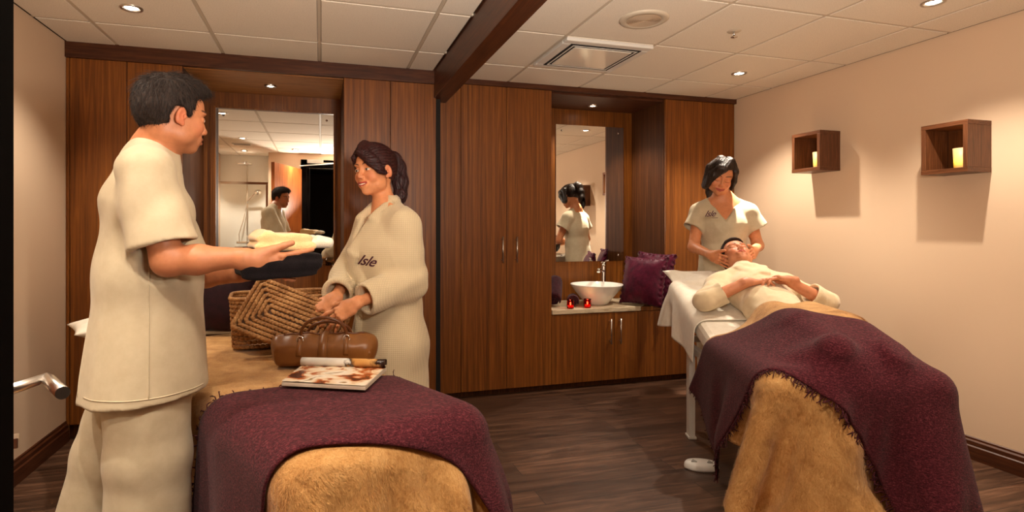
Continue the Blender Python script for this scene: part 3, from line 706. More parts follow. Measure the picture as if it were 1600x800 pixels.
def fringe(name, X, BM, edge, parent, mat, length=.034, per=3, r=.0017, bvh=None):
    """tassels along an edge of the cloth grid"""
    E = {'u0': X[:, 0], 'u1': X[:, -1], 'w0': X[0], 'w1': X[-1]}[edge]; I = {'u0': X[:, 2], 'u1': X[:, -3], 'w0': X[2], 'w1': X[-3]}[edge]
    V, F = [], []; r_ = np.random.RandomState(3)
    for k in range(len(E)-1):
        for q in range(per):
            f = (q + r_.rand())/per; p = E[k]*(1-f)+E[k+1]*f; out = unit(E[k]-I[k]) ; tan = unit(E[k+1]-E[k])
            L = length*(.55+.8*r_.rand()); d = out + tan*r_.randn()*.35 + np.array((0, 0, .25*r_.rand())); pts = [p - out*.004]
            cur = p.copy(); dirn = unit(d)
            for s_ in range(4):
                cur = cur + dirn*L/4; pts.append(cur.copy()); dirn = unit(dirn + np.array((0, 0, -.28)) + r_.randn(3)*.50)
            b = len(V)
            for j, pp_ in enumerate(pts):
                dd = unit((pts[min(j+1, 4)] - pts[max(j-1, 0)])); a1 = unit(np.cross(dd, (.3, .2, 1.))); a2 = np.cross(dd, a1)
                for t_ in range(3): V.append(pp_ + (a1*math.cos(t_*2.094) + a2*math.sin(t_*2.094))*r*(1.25 if j < 4 else .7))
            for j in range(4):
                for t_ in range(3): F.append((b+j*3+t_, b+j*3+(t_+1) % 3, b+(j+1)*3+(t_+1) % 3, b+(j+1)*3+t_))
    me = npmesh(name, bedworld(np.array(V), BM), np.array(F)); o = put(name, me, mat, parent); o['kind'] = 'stuff'; return o

# ---- the bed nearest the camera
def sdf1low(P):
    """the padding on top, and the narrower base under it"""
    a = rb_sdf(P, (BW1/2, BL1/2, BZ1-.08), (BW1/2, BL1/2, .08), .075); b = rb_sdf(P, (BW1/2, BL1/2, BZ1/2-.04), (BW1/2-.02, BL1/2-.03, BZ1/2-.03), .03); return np.minimum(a, b)
XB1 = drape(-.50, BW1+.46, -.56, 1.86, .027, sdf1low, BZ1+.03, seed=4, iters=320, full=lambda t, s_: .45*np.clip(-s_/.22, 0, 1)*(t > -.1)*(t < BW1+.1), seedf=.09, hold=.55)
def pleats(X, z0, pts, amp):
    """push the hanging foot end outward in a few deep soft pleats"""
    t, z = X[..., 0], X[..., 2]; g = smooth01_((z0 - z)/.22)*(X[..., 1] < .04); p = np.zeros_like(t)
    for c, w_, a in pts: p += a*np.exp(-((t - c - .10*(z0-z))/w_)**2)
    X[..., 1] -= amp*p*g; return X
def smooth01_(x): x = np.clip(x, 0, 1); return x*x*(3-2*x)
XB1 = pleats(XB1, BZ1-.03, ((.04, .045, 1.), (.17, .05, .75), (.30, .035, .5), (.44, .05, .9), (.56, .04, .5)), .085)
bl1 = cloth_obj('plush_blanket', XB1, BM1, M['fur'], .010)
tag(bl1, 'tan plush blanket with deep folds covering the bed nearest the camera', 'blanket', 'tan plush blankets on the beds')
XT1 = drape(0, 0, 0, 0, .021, sdf1low, BZ1+.06, rot=((-.62, .40), (1, -.34), (.34, 1), 1.76, .56), seed=9, iters=240, bvh=up_bvh(XB1+np.array((0, 0, .0))), thick=.018)
th1 = cloth_obj('plum_throw', XT1, BM1, M['throw'], .006)
tag(th1, 'plum knitted throw laid across the bed nearest the camera, under the magazine', 'throw', 'plum fringed throws on the beds')
fringe('fringe', XT1, BM1, 'u1', th1, M['throw']); fringe('fringe', XT1, BM1, 'w1', th1, M['throw'])
def pile(name, X, BM, parent, mat, n, smax, seed, length=.010, r=.00040, tmin=-9, tmax=9, cover=None):
    """short plush pile on the part of the blanket nearest the camera"""
    rs = np.random.RandomState(seed); n_, m_ = X.shape[:2]; F = grid_faces(n_, m_); P = X.reshape(-1, 3)
    c = P[F].mean(1); F = F[(c[:, 1] < smax) & (c[:, 0] > tmin) & (c[:, 0] < tmax) & (c[:, 2] > .12)]; a, b, d, e = [P[F[:, k]] for k in range(4)]
    ar = np.linalg.norm(np.cross(b-a, e-a), axis=1); k = rs.choice(len(F), n, p=ar/ar.sum()); u, v = rs.rand(n, 1), rs.rand(n, 1)
    p = a[k]*(1-u)*(1-v) + b[k]*u*(1-v) + d[k]*u*v + e[k]*(1-u)*v; N = np.cross(b-a, e-a)[k]; N /= np.linalg.norm(N, axis=1, keepdims=True)
    if cover is not None:
        cv_ = up_bvh(cover); keep = np.array([cv_.find_nearest(q.tolist(), .045)[0] is None for q in p]); p, N = p[keep], N[keep]; n = len(p)
    N = N*np.where((N[:, 2:] < -.2) | ((np.abs(N[:, 2:]) < .2) & (((p-np.array((.28, .6, 0)))*N).sum(1, keepdims=True) < 0)), -1, 1)
    ph = np.sin(p[:, 0]*31+3*np.sin(p[:, 2]*17+p[:, 1]*9))+np.sin(p[:, 1]*37+p[:, 2]*23); g = np.stack([.55*ph, -.35+0*ph, -1+.3*np.sin(p[:, 0]*47)], 1); g = g - N*(g*N).sum(1, keepdims=True); g /= np.maximum(np.linalg.norm(g, axis=1, keepdims=True), 1e-6)
    L = length*(.6+.7*rs.rand(n, 1)); base = p + N*.009; d1 = g + N*.75 + rs.randn(n, 3)*.22; d2 = g*1.2 + N*.15 + rs.randn(n, 3)*.2
    p1 = base + d1/np.linalg.norm(d1, axis=1, keepdims=True)*L*.5; p2 = p1 + d2/np.linalg.norm(d2, axis=1, keepdims=True)*L*.6
    s_ = np.cross(g, N)*r; V = np.stack([base-s_, base+s_, p1+s_*.9, p1-s_*.9, p2-s_*.25, p2+s_*.25], 1); i = np.arange(n)*6
    Q = np.concatenate([np.stack([i, i+1, i+2, i+3], 1), np.stack([i+3, i+2, i+5, i+4], 1)])
    me = npmesh(name, bedworld(V.reshape(-1, 3), BM), Q); o = put(name, me, mat, parent); o['kind'] = 'stuff'; return o
pile('pile', XB1, BM1, bl1, M['fur'], 120000, .42, 5, cover=XT1)
# ---- the bed with the client: the solver feels the bed and the body on it
CLIENT_CAPS = [((x, 1.10, .835), (x, .72, .730), .095, .100) for x in (.19, .28, .37)] + [((.20, .76, .735), (.19, .36, .742), .095, .075), ((.36, .76, .735), (.37, .36, .742), .095, .075),
               ((.19, .36, .742), (.19, .08, .695), .070, .052), ((.37, .36, .742), (.37, .08, .695), .070, .052), ((.19, .085, .70), (.17, .06, .745), .050, .042), ((.37, .085, .70), (.39, .06, .745), .050, .042)]
def sdf2(P):
    Q = P.copy(); Q[:, 2] -= np.maximum(0, P[:, 1]-.72)*.30
    d = np.minimum(rb_sdf(Q, ((BW2+BX2)/2, BL2/2, BZ2-.08), ((BW2-BX2)/2, BL2/2, .08), .055), rb_sdf(Q, ((BW2+BX2)/2, BL2/2, BZ2/2-.05), ((BW2-BX2)/2-.05, BL2/2-.05, BZ2/2-.04), .03))
    for c in CLIENT_CAPS: d = np.minimum(d, cap_sdf(P, *c))
    return d
XB2 = drape(-.44, BW2+.36, -.45, 1.05, .0265, sdf2, .965, seed=12, iters=340, thick=.012, fric=.85, full=lambda t, s_: .36*np.clip(-s_/.22, 0, 1)*(t > -.1)*(t < BW2+.1), seedf=.08, hold=.55)
bl2 = cloth_obj('plush_blanket', XB2, BM2, M['fur'], .010)
tag(bl2, 'tan plush blanket pulled up to the waist of the lying client', 'blanket', 'tan plush blankets on the beds')
XT2 = drape(0, 0, 0, 0, .021, sdf2, 1.0, rot=((-.54, .70), (.707, -.707), (.707, .707), 1.80, .52), seed=21, iters=280, bvh=up_bvh(XB2), thick=.022, fric=.95)
th2 = cloth_obj('plum_throw', XT2, BM2, M['throw'], .006)
tag(th2, 'plum knitted throw with frayed edge over the legs of the lying client', 'throw', 'plum fringed throws on the beds')
fringe('fringe', XT2, BM2, 'u0', th2, M['throw'], per=4); fringe('fringe', XT2, BM2, 'w0', th2, M['throw'], length=.02)

pile('pile', XB2, BM2, bl2, M['fur'], 130000, .42, 6, cover=XT2)
# white sheet over the raised head end of the right bed
def sdf2bed(P):
    Q = P.copy(); Q[:, 2] -= np.maximum(0, P[:, 1]-.72)*.30
    return rb_sdf(Q, ((BW2+BX2)/2, BL2/2, BZ2-.08), ((BW2-BX2)/2, BL2/2, .08), .055)
XS2 = drape(-.30, BW2+.20, .90, 1.60, .022, sdf2bed, 1.0, seed=33, iters=160, thick=.006, fric=.8)
sh2 = cloth_obj('bed_sheet', XS2, BM2, M['linen'], .004)
tag(sh2, 'white sheet hanging over the head end of the right bed', 'sheet')
# ================================================================ bodies and clothes: smooth unions of tapered volumes, meshed at once
class Field:
    def __init__(s): s.p = []
    def cap(s, a, b, ra, rb, k=.015, op='u'):
        a, b = np.array(a, float), np.array(b, float); r = max(ra, rb)
        s.p.append(('cap', np.minimum(a, b)-r, np.maximum(a, b)+r, k, op, (a, b, ra, rb))); return s
    def ell(s, c, r, R=None, k=.012, op='u'):
        c = np.array(c, float); r = np.array(r, float); R = np.eye(3) if R is None else np.array(R, float)
        e = np.sqrt(((R*r)**2).sum(1)); s.p.append(('ell', c-e, c+e, k, op, (c, r, R))); return s
    def ecap(s, a, b, side, wa, wb, k=.03, op='u', e=2.0, flat=False):
        """tapered volume of elliptic section from a to b; wa, wb = (half width along side, half depth)"""
        a, b = np.array(a, float), np.array(b, float); ax = unit(b-a); sd = np.array(side, float); sd = unit(sd - ax*sd.dot(ax)); fd = np.cross(ax, sd)
        m = max(*wa, *wb); s.p.append(('ecap', np.minimum(a, b)-m, np.maximum(a, b)+m, k, op, (a, b, sd, fd, ax, wa, wb, e, flat))); return s
    def cut(s, c, n, lo, hi, k=.004):
        """remove everything in the box lo-hi on the side of the plane the normal points to"""
        s.p.append(('cut', np.array(lo, float), np.array(hi, float), k, 'cut', (np.array(c, float), unit(n)))); return s
    def fn(s, lo, hi, f):
        s.p.append(('fn', np.array(lo, float), np.array(hi, float), 0, 'fn', f)); return s
    def grid(s, lo, hi, h):
        lo = np.array(lo, float); n = np.ceil((np.array(hi)-lo)/h).astype(int)+1
        D = np.full(n, .1, 'f')
        for kind, a, b, k, op, q in s.p:
            mg = k + 4*h if kind not in ('cut', 'fn') else 0
            i0 = np.maximum(0, np.floor((a-mg-lo)/h).astype(int)); i1 = np.minimum(n, np.ceil((b+mg-lo)/h).astype(int)+1)
            if (i1 <= i0).any(): continue
            x, y, z = [(lo[i] + h*np.arange(i0[i], i1[i])).astype('f') for i in range(3)]
            x, y, z = x[:, None, None], y[None, :, None], z[None, None, :]
            sl = tuple(slice(i0[i], i1[i]) for i in range(3)); C = D[sl]
            if kind == 'fn': D[sl] = q(x, y, z, C); continue
            if kind == 'cut':
                c, nn = q; d = (x-c[0])*nn[0] + (y-c[1])*nn[1] + (z-c[2])*nn[2]
                D[sl] = np.maximum(C, d); continue
            if kind == 'cap':
                A, B, ra, rb = q; ab = B-A; L = max(ab @ ab, 1e-12)
                px_, py_, pz_ = x-A[0], y-A[1], z-A[2]; t = np.clip((px_*ab[0]+py_*ab[1]+pz_*ab[2])/L, 0, 1)
                d = np.sqrt((px_-t*ab[0])**2+(py_-t*ab[1])**2+(pz_-t*ab[2])**2) - (ra+(rb-ra)*t)
            elif kind == 'ell':
                c, r, R = q; px_, py_, pz_ = x-c[0], y-c[1], z-c[2]
                u = [px_*R[0, i]+py_*R[1, i]+pz_*R[2, i] for i in range(3)]
                k0 = np.sqrt(sum((u[i]/r[i])**2 for i in range(3))); k1 = np.sqrt(sum((u[i]/r[i]**2)**2 for i in range(3)))
                d = k0*(k0-1)/np.maximum(k1, 1e-6)
            else:
                A, B, sd, fd, ax, wa, wb, e, flat = q; L = np.linalg.norm(B-A)
                px_, py_, pz_ = x-A[0], y-A[1], z-A[2]
                v = px_*ax[0]+py_*ax[1]+pz_*ax[2]; t = np.clip(v/L, 0, 1); vb = v-L; v = v - t*L
                w_ = wa[0]+(wb[0]-wa[0])*t; dd = wa[1]+(wb[1]-wa[1])*t; rm = np.minimum(w_, dd)
                u0 = np.abs(px_*sd[0]+py_*sd[1]+pz_*sd[2])/w_; u1 = np.abs(px_*fd[0]+py_*fd[1]+pz_*fd[2])/dd
                k0 = (u0**e+u1**e+np.abs(v/rm)**e)**(1/e); d = (k0-1)*rm
                if flat: d = np.maximum(d, vb)
            if op == 'u':
                hh = np.maximum(k-np.abs(C-d), 0)/k; D[sl] = np.minimum(C, d) - hh*hh*k*.25
            else:
                hh = np.maximum(k-np.abs(C+d), 0)/k; D[sl] = np.maximum(C, -d) + hh*hh*k*.25
        return D, lo
    def surf(s, lo, hi, h):
        D, lo = s.grid(lo, hi, h); n = np.array(D.shape); ins = D < 0
        c = np.zeros(n-1, 'i1')
        for dx in (0, 1):
            for dy in (0, 1):
                for dz in (0, 1): c += ins[dx:n[0]-1+dx, dy:n[1]-1+dy, dz:n[2]-1+dz]
        idx = np.argwhere((c > 0) & (c < 8)); N = len(idx)
        if N == 0: return np.zeros((0, 3)), np.zeros((0, 4), int)
        cid = np.full(n-1, -1, 'i4'); cid[tuple(idx.T)] = np.arange(N)
        cs = {}
        for dx in (0, 1):
            for dy in (0, 1):
                for dz in (0, 1): cs[dx, dy, dz] = D[idx[:, 0]+dx, idx[:, 1]+dy, idx[:, 2]+dz]
        S = np.zeros((N, 3)); W = np.zeros(N)
        ks = list(cs)
        for a in ks:
            for ax in range(3):
                if a[ax] == 0:
                    b = list(a); b[ax] = 1; b = tuple(b); va, vb = cs[a], cs[b]; m = (va < 0) != (vb < 0)
                    t = np.where(m, va/np.where(m, va-vb, 1), 0); p = np.array(a, float)[None].repeat(N, 0); p[:, ax] += t
                    S[m] += p[m]; W[m] += 1
        V = lo + h*(idx + S/W[:, None])
        F = []
        for ax in range(3):
            o1, o2 = [(1, 2), (2, 0), (0, 1)][ax]
            A = [slice(None)]*3; B = [slice(None)]*3; A[ax] = slice(0, -1); B[ax] = slice(1, None)
            fl = ins[tuple(A)] != ins[tuple(B)]; e = np.argwhere(fl)
            e = e[(e[:, o1] > 0) & (e[:, o2] > 0) & (e[:, o1] < n[o1]-1) & (e[:, o2] < n[o2]-1)]
            up = ins[tuple(A)][tuple(e.T)]
            def cell(d1, d2):
                q = e.copy(); q[:, o1] -= d1; q[:, o2] -= d2; return cid[tuple(q.T)]
            q = np.stack([cell(1, 1), cell(0, 1), cell(0, 0), cell(1, 0)], 1)
            q[~up] = q[~up][:, ::-1]; F.append(q)
        F = np.concatenate(F); F = F[(F >= 0).all(1)]
        return V, F
    def mesh(s, lo, hi, h, fine=()):
        """fine = [(lo, hi, h)]: the same surface, meshed more finely inside these boxes"""
        V, F = s.surf(lo, hi, h); c = V[F].mean(1); keep = np.ones(len(F), bool)
        for a, b, hh in fine: keep &= ~((c > np.array(a)+h*1.2) & (c < np.array(b)-h*1.2)).all(1)
        parts = [(V, F[keep])]
        for a, b, hh in fine:
            v, f = s.surf(np.array(a)-hh*3, np.array(b)+hh*3, hh); c = v[f].mean(1)
            parts.append((v, f[((c > np.array(a)-hh) & (c < np.array(b)+hh)).all(1)]))
        Vs, Fs, o = [], [], 0
        for v, f in parts: Vs.append(v); Fs.append(f+o); o += len(v)
        V, F = np.concatenate(Vs), np.concatenate(Fs); used = np.zeros(len(V), bool); used[F.ravel()] = True
        m = np.cumsum(used)-1; return V[used], m[F]
def bounds(f, pad=.02):
    p = [q for q in f.p if q[4] == 'u']; return np.min([q[1] for q in p], 0)-pad, np.max([q[2] for q in p], 0)+pad
def vnormals(V, F):
    n = np.cross(V[F[:, 2]]-V[F[:, 0]], V[F[:, 3]]-V[F[:, 1]]); N = np.zeros_like(V)
    for k in range(4): np.add.at(N, F[:, k], n)
    return N/np.maximum(np.linalg.norm(N, axis=1, keepdims=True), 1e-9)
def relax(V, F, it=1, lam=.5):
    e = np.concatenate([F[:, [0, 1]], F[:, [1, 2]], F[:, [2, 3]], F[:, [3, 0]]])
    cnt = np.bincount(np.concatenate([e[:, 0], e[:, 1]]), minlength=len(V))[:, None]
    for _ in range(it):
        S = np.zeros_like(V)
        for k in range(3): S[:, k] = np.bincount(e[:, 0], V[e[:, 1], k], len(V)) + np.bincount(e[:, 1], V[e[:, 0], k], len(V))
        V = V + lam*(S/np.maximum(cnt, 1) - V)
    return V
def rot(yaw=0, pitch=0, roll=0):
    """columns: forward, left, up; pitch>0 looks down, roll>0 tips to the right"""
    return np.array(Matrix.Rotation(math.radians(yaw), 3, 'Z') @ Matrix.Rotation(math.radians(pitch), 3, 'Y') @ Matrix.Rotation(math.radians(roll), 3, 'X'))
XS = .91
class Fr:
    def __init__(s, o, R, sc=1.0): s.o, s.R, s.sc = np.array(o, float), np.array(R, float), sc
    def P(s, x, y, z): return s.o + s.R @ (np.array((x*XS, y, z))*s.sc)
    def L(s, V): return ((V - s.o) @ s.R)/s.sc/np.array((XS, 1, 1))
def head(f, H, male=True, mouth='calm', lids='open', nose=1.0, cheek=1.0, jaw=1.0):
    P, R, c = H.P, H.R, H.sc
    def E(x, y, z, rx, ry, rz, k=.012, op='u', Rl=None):
        f.ell(P(x, y, z), (rx*c*XS, ry*c, rz*c), R if Rl is None else R @ Rl, k, op)
    E(-.020, 0, .032, .094, .073, .084, .02); E(-.045, 0, .005, .066, .064, .070, .02)
    E(.032, 0, .040, .055, .062, .052, .03)
    E(.030, 0, -.028, .060, .060*jaw, .066, .03)
    E(.034, 0, -.068, .048, .047*jaw, .038, .025)
    E(.072, 0, -.094, .019, .022 if male else .016, .017, .022)
    for s_ in (-1, 1):
        E(.018, s_*.050*jaw, -.062, .030, .014, .026, .022)
        E(.062, s_*.036, -.026, .026, .022*cheek, .024, .018)
        E(.078, s_*.026, .027 if male else .030, .015, .024, .008, .012)          # brow
        E(.094, s_*.031, .004, .013, .017, .012, .014, 's')                        # socket
        E(.076, s_*.032, .003, .0150, .0172, .0128, .004)                          # lid over the ball
        # ear
        Re = np.array(Matrix.Rotation(math.radians(-s_*20), 3, 'Z') @ Matrix.Rotation(math.radians(12), 3, 'Y'))
        E(-.010, s_*.079, -.010, .019, .0085, .030, .008, 'u', Re); E(-.006, s_*.0895, -.006, .0125, .0075, .0205, .004, 's', Re); E(.002, s_*.084, -.012, .006, .006, .008, .004)
        E(.0, s_*.078, -.034, .009, .005, .009, .006, 'u', Re)
        E(.099, s_*.0105*nose, -.032, .010, .0082, .0085, .006)                    # nostril wing
        E(.106, s_*.0062, -.0385, .006, .0035, .004, .003, 's')
    f.cap(P(.086, 0, .016), P(.105, 0, -.020), .0078*c*nose, .0084*c*nose, .009*c); E(.1085, 0, -.028, .0105*nose, .0102*nose, .0092*nose, .008)
    lw = .025 if mouth == 'calm' else .030; up = 0 if mouth == 'calm' else .006
    # lips
    E(.086, 0, -.062, .014, .030, .020, .014)
    for s_ in (-1, 1):
        f.cap(P(.1035, s_*.004, -.0555), P(.089, s_*lw, -.0610+up), .0046*c, .0020*c, .004*c)
        f.cap(P(.1025, 0, -.0685), P(.089, s_*lw*.9, -.0620+up), .0055*c, .0020*c, .004*c)
    if mouth == 'smile' or mouth == 'soft':
        for s_ in (-1, 1): f.cap(P(.108, 0, -.0625), P(.094, s_*.024, -.0585), .0034*c, .0020*c, .002*c, 's'); E(.058, s_*.040, -.034, .022, .016, .018, .015)
    else:
        for s_ in (-1, 1): f.cap(P(.1105, 0, -.0618), P(.090, s_*lw, -.0620+up), .0030*c, .0012*c, .002*c, 's')
    return f
def smooth01(x): x = np.clip(x, 0, 1); return x*x*(3-2*x)
def blob(L, c, r, soft=.35):
    d = np.sqrt((((L-np.array(c))/np.array(r))**2).sum(1)); return smooth01((1+soft-d)/(2*soft)) if soft else (d < 1).astype(float)
def lin(c): return np.array(sr(*c)[:3])
def face_colors(V, H, skin, lip, brow, hair=None, stubble=0, lids='open', teeth=False, blush=.3, male=True, smile=False):
    C = np.tile(lin(skin), (len(V), 1)); L = H.L(V); near = np.abs(L).max(1) < .14
    def mixc(w, c): w = (w*near)[:, None]; C[:] = C*(1-w) + np.array(c)*w
    for s_ in (-1, 1):
        mixc(blob(L, (.07, s_*.042, -.030), (.04, .024, .024), .7)*blush, lin((208, 112, 84)))
        mixc(blob(L, (-.008, s_*.084, -.012), (.03, .012, .034), .5)*.4, lin((206, 104, 78)))
    mixc(blob(L, (.112, 0, -.032), (.016, .016, .014), .7)*blush*.8, lin((206, 112, 88)))
    if stubble:
        w = blob(L, (.055, 0, -.085), (.062, .062, .034), .5); w = np.maximum(w, blob(L, (.10, 0, -.050), (.02, .026, .010), .5)); mixc(w*stubble, lin((104, 68, 48)))
    up = 0 if not (teeth or smile) else .006; lw = .025 if not (teeth or smile) else .030
    z_l = -.0620 + up*np.clip(np.abs(L[:, 1])/lw, 0, 1)**1.5
    w = smooth01((lw+.001-np.abs(L[:, 1]))/.003)*smooth01((.0105*np.sqrt(np.clip(1-(np.abs(L[:, 1])/(lw+.002))**2, 0, 1))+.0005-np.abs(L[:, 2]-z_l))/.0022)*(L[:, 0] > .075); mixc(w, lin(lip))
    if teeth:
        w = smooth01((.0215-np.abs(L[:, 1]))/.003)*smooth01((.0036*np.sqrt(np.clip(1-(np.abs(L[:, 1])/.0225)**2, 0, 1))-np.abs(L[:, 2]-z_l+.0010))/.0012)*(L[:, 0] > .07); mixc(w, lin((244, 234, 216)))
    else:
        w = smooth01((lw-np.abs(L[:, 1]))/.003)*smooth01((.0012-np.abs(L[:, 2]-z_l))/.0008)*(L[:, 0] > .08); mixc(w*.7, lin((96, 38, 32)))
    for s_ in (-1, 1):
        yy = L[:, 1]*s_; zb = .027 + .006*np.sin(np.clip((yy-.012)/.036, 0, 1)*2.4)
        w = smooth01((yy-.010)/.004)*smooth01((.060-yy)/.008)*smooth01(((.0062 if male else .0036)*(1-.5*np.clip((yy-.03)/.03, 0, 1))-np.abs(L[:, 2]-zb))/.0016)*(L[:, 0] > .03); mixc(w*.95, lin(brow))
        zl = (-.0055 if lids == 'closed' else .0040) + (-.004 if lids == 'closed' else .0030)*(1-((yy-.032)/.016)**2)*(1 if lids == 'closed' else 1)
        w = smooth01((.0165-np.abs(yy-.032))/.002)*smooth01((.0017-np.abs(L[:, 2]-zl))/.0010)*(L[:, 0] > .07)
        mixc(w*.9, lin((34, 18, 14)))
        if lids == 'open':
            hz = .0052*np.sqrt(np.clip(1-((yy-.032)/.0150)**2, 0, 1)); m = smooth01((hz-np.abs(L[:, 2]-.0020))/.0012)*(L[:, 0] > .07)
            mixc(m, lin((226, 216, 202))); r = np.sqrt((yy-.032+EYE_SHIFT*s_)**2+(L[:, 2]-.0024)**2); mixc(m*smooth01((.0062-r)/.0012), lin((62, 38, 22))); mixc(m*smooth01((.0028-r)/.001), lin((10, 7, 6)))
    return C
EYE_SHIFT = 0.0
def hand(f, wr, X, palm, sgn, curls=None, thumb=(.5, .2, .1), spread=.10, sc=1.0, k=.0045, tcurl=.3, fl=None):
    """right hand sgn=+1; X = finger direction, palm = direction the palm faces; curls = 4 triples of bends (rad)"""
    x = unit(X); z = -np.array(palm, float); z = unit(z - x*z.dot(x)); y = np.cross(z, x)*sgn; wr = np.array(wr, float)
    def Q(a, b, c): return wr + (x*a + y*b + z*c)*sc
    f.ecap(Q(-.02, 0, 0), Q(.020, 0, 0), y, (.028*sc, .019*sc), (.031*sc, .017*sc), .02)
    f.ecap(Q(.020, .001, 0), Q(.078, .0, .002), y, (.031*sc, .0165*sc), (.039*sc, .0125*sc), .016)
    f.cap(Q(.018, .020, -.008), Q(.05, .034, -.008), .016*sc, .012*sc, .012)
    f.cap(Q(.02, -.022, -.008), Q(.06, -.026, -.007), .013*sc, .010*sc, .012)
    curls = curls or [(.25, .35, .25)]*4
    bases = [(.084, .029), (.089, .0095), (.086, -.010), (.078, -.0285)]; lens = [(.042, .026, .021), (.046, .030, .022), (.043, .028, .021), (.034, .021, .019)]
    rad = [.0088, .0090, .0086, .0076]
    for i in range(4):
        a0 = (1.5-i)*spread; bx, by_ = bases[i]; p = Q(bx-.012, by_*.95, .0005); ang = 0; d2 = x*math.cos(a0)+y*math.sin(a0)
        f.ell(Q(bx-.004, by_, .006), (.010*sc, .010*sc, .008*sc), None, .006)
        for j in range(3):
            ang += curls[i][j]; d = d2*math.cos(ang) - z*math.sin(ang); q = p + d*(lens[i][j]+(.012 if j == 0 else 0))*sc
            r0, r1 = rad[i]*(1-.08*j)*sc, rad[i]*(1-.08*(j+1))*sc
            f.cap(p, q, r0, r1, k); p = q
    t0 = Q(.018, .024, -.006); a, b_, c = thumb; d = unit(x*math.cos(a)*math.cos(b_) + y*math.sin(a)*math.cos(b_) - z*math.sin(b_))
    p1 = t0 + d*.040*sc; d2 = unit(d*math.cos(tcurl) + (x*.8-z*.4-y*.1)*math.sin(tcurl)); p2 = p1 + d2*.032*sc; d3 = unit(d2 + x*.25*tcurl - z*.3*tcurl); p3 = p2 + d3*.024*sc
    f.cap(t0, p1, .0145*sc, .0115*sc, .010); f.cap(p1, p2, .0108*sc, .0100*sc, .005); f.cap(p2, p3, .0102*sc, .0082*sc, .004)
    return Q
def hbox(*pts, pad=.03):
    a = np.array(pts); return a.min(0)-pad, a.max(0)+pad
def handbox(wr, X, palm, L=.115):
    wr = np.array(wr, float); c = wr + unit(X)*L*.78; return c-.105, c+.105
def skin_mat(name):
    t = NT(name); a = t.add('ShaderNodeAttribute', attribute_name='Col'); n = t.noise(t.coords(), 55, 4, .6)
    f = t.ramp(n, [(.3, (.90, .86, .84, 1)), (.7, (1.04, 1.03, 1.02, 1))])
    t.set(col=t.mix(1, a.outputs['Color'], f, 'MULTIPLY'), rough=.48, spec=.4, sss=.12); t.b.inputs['Subsurface Radius'].default_value = (.9, .35, .18); t.b.inputs['Subsurface Scale'].default_value = .006
    t.bump(t.noise(t.coords(), 420, 3, .6), .12, .0006); return t.m
M['skin'] = skin_mat('skin')
def hair_mat(name, c, c2, sc=(1, 1, .12), rough=.38):
    t = NT(name); n = t.noise(t.coords(sc), 190, 4, .6, .2)
    t.set(col=t.mix(t.ramp(n, [(.35, (0, 0, 0, 1)), (.7, (1, 1, 1, 1))]), c, c2), rough=rough, spec=.5); t.bump(n, .9, .003); return t.m
M['hair_brown'] = hair_mat('short_brown_hair', sr(24, 14, 9), sr(50, 30, 18), (1, 1, .5), .75)
M['hair_auburn'] = hair_mat('auburn_hair', sr(32, 8, 10), sr(72, 19, 20), rough=.45)
M['hair_dark'] = hair_mat('dark_brown_hair', sr(20, 12, 9), sr(60, 38, 24))
def fobj(name, f, h, mat, parent, fine=(), rlx=1, post=None, colors=None, lo=None, hi=None):
    a, b = bounds(f) if lo is None else (lo, hi); V, F = f.mesh(a, b, h, fine)
    if rlx and not fine: V = relax(V, F, rlx)
    if post is not None: V = post(V, vnormals(V, F))
    me = npmesh(name, V, F, True, colors(V) if colors else None); me['n'] = 0
    return put(name, me, mat, parent), V, F
def torso(f, pel, waist, chest, top, side, S=1., off=0., male=True, k=.05):
    w = [(.150, .105), (.128, .095), (.158, .112), (.135, .075)] if male else [(.160, .108), (.112, .088), (.140, .108), (.118, .066)]
    w = [(a*S+off, b*S+off) for a, b in w]; pts = [pel, waist, chest, top]
    for i in range(3): f.ecap(pts[i], pts[i+1], side, w[i], w[i+1], k)
def text_on(name, s, V, F, c, xd, ud, size, mat, parent, shear=.35, lift=.0015, dirn=None):
    """lettering laid on a garment surface"""
    cu = bpy.data.curves.new(name, 'FONT'); cu.body = s; cu.size = size; cu.shear = shear; cu.align_x = 'CENTER'; cu.offset = size*.012; cu.space_character = .92; cu.resolution_u = 3
    to = bpy.data.objects.new(name, cu); col.objects.link(to); bpy.context.view_layer.update()
    me = bpy.data.meshes.new_from_object(to); bpy.data.objects.remove(to)
    bm = bmesh.new(); bm.from_mesh(me); bmesh.ops.triangulate(bm, faces=bm.faces); bmesh.ops.subdivide_edges(bm, edges=bm.edges, cuts=2, use_grid_fill=True)
    bv = BVHTree.FromPolygons(V.tolist(), F.tolist()); xd, ud = Vector(xd), Vector(ud); n = xd.cross(ud); c = Vector(c); lost = []
    for v in bm.verts:
        p = c + xd*v.co.x + ud*v.co.y; hit = bv.ray_cast(p + n*.15, -n, .4)
        v.co = (hit[0] + n*lift) if hit[0] else p
        if not hit[0]: lost.append(v)
    bm.to_mesh(me); bm.free(); return put(name, me, mat, parent)
V3 = lambda v: np.array(v, float)
def vcut(f, apex, up, lat, fw, tan, back, H=.30):
    apex, up, lat, fw, back = [V3(q) for q in (apex, unit(up), unit(lat), unit(fw), back)]
    def g(x, y, z, C):
        X = (x-apex[0], y-apex[1], z-apex[2]); dt = lambda a: X[0]*a[0]+X[1]*a[1]+X[2]*a[2]
        dv = (dt(up)*tan - np.abs(dt(lat)))/math.hypot(1, tan); fd = (x-back[0])*fw[0]+(y-back[1])*fw[1]+(z-back[2])*fw[2]
        return np.maximum(C, np.minimum(dv, fd))
    f.fn(apex-H, apex+H, g)
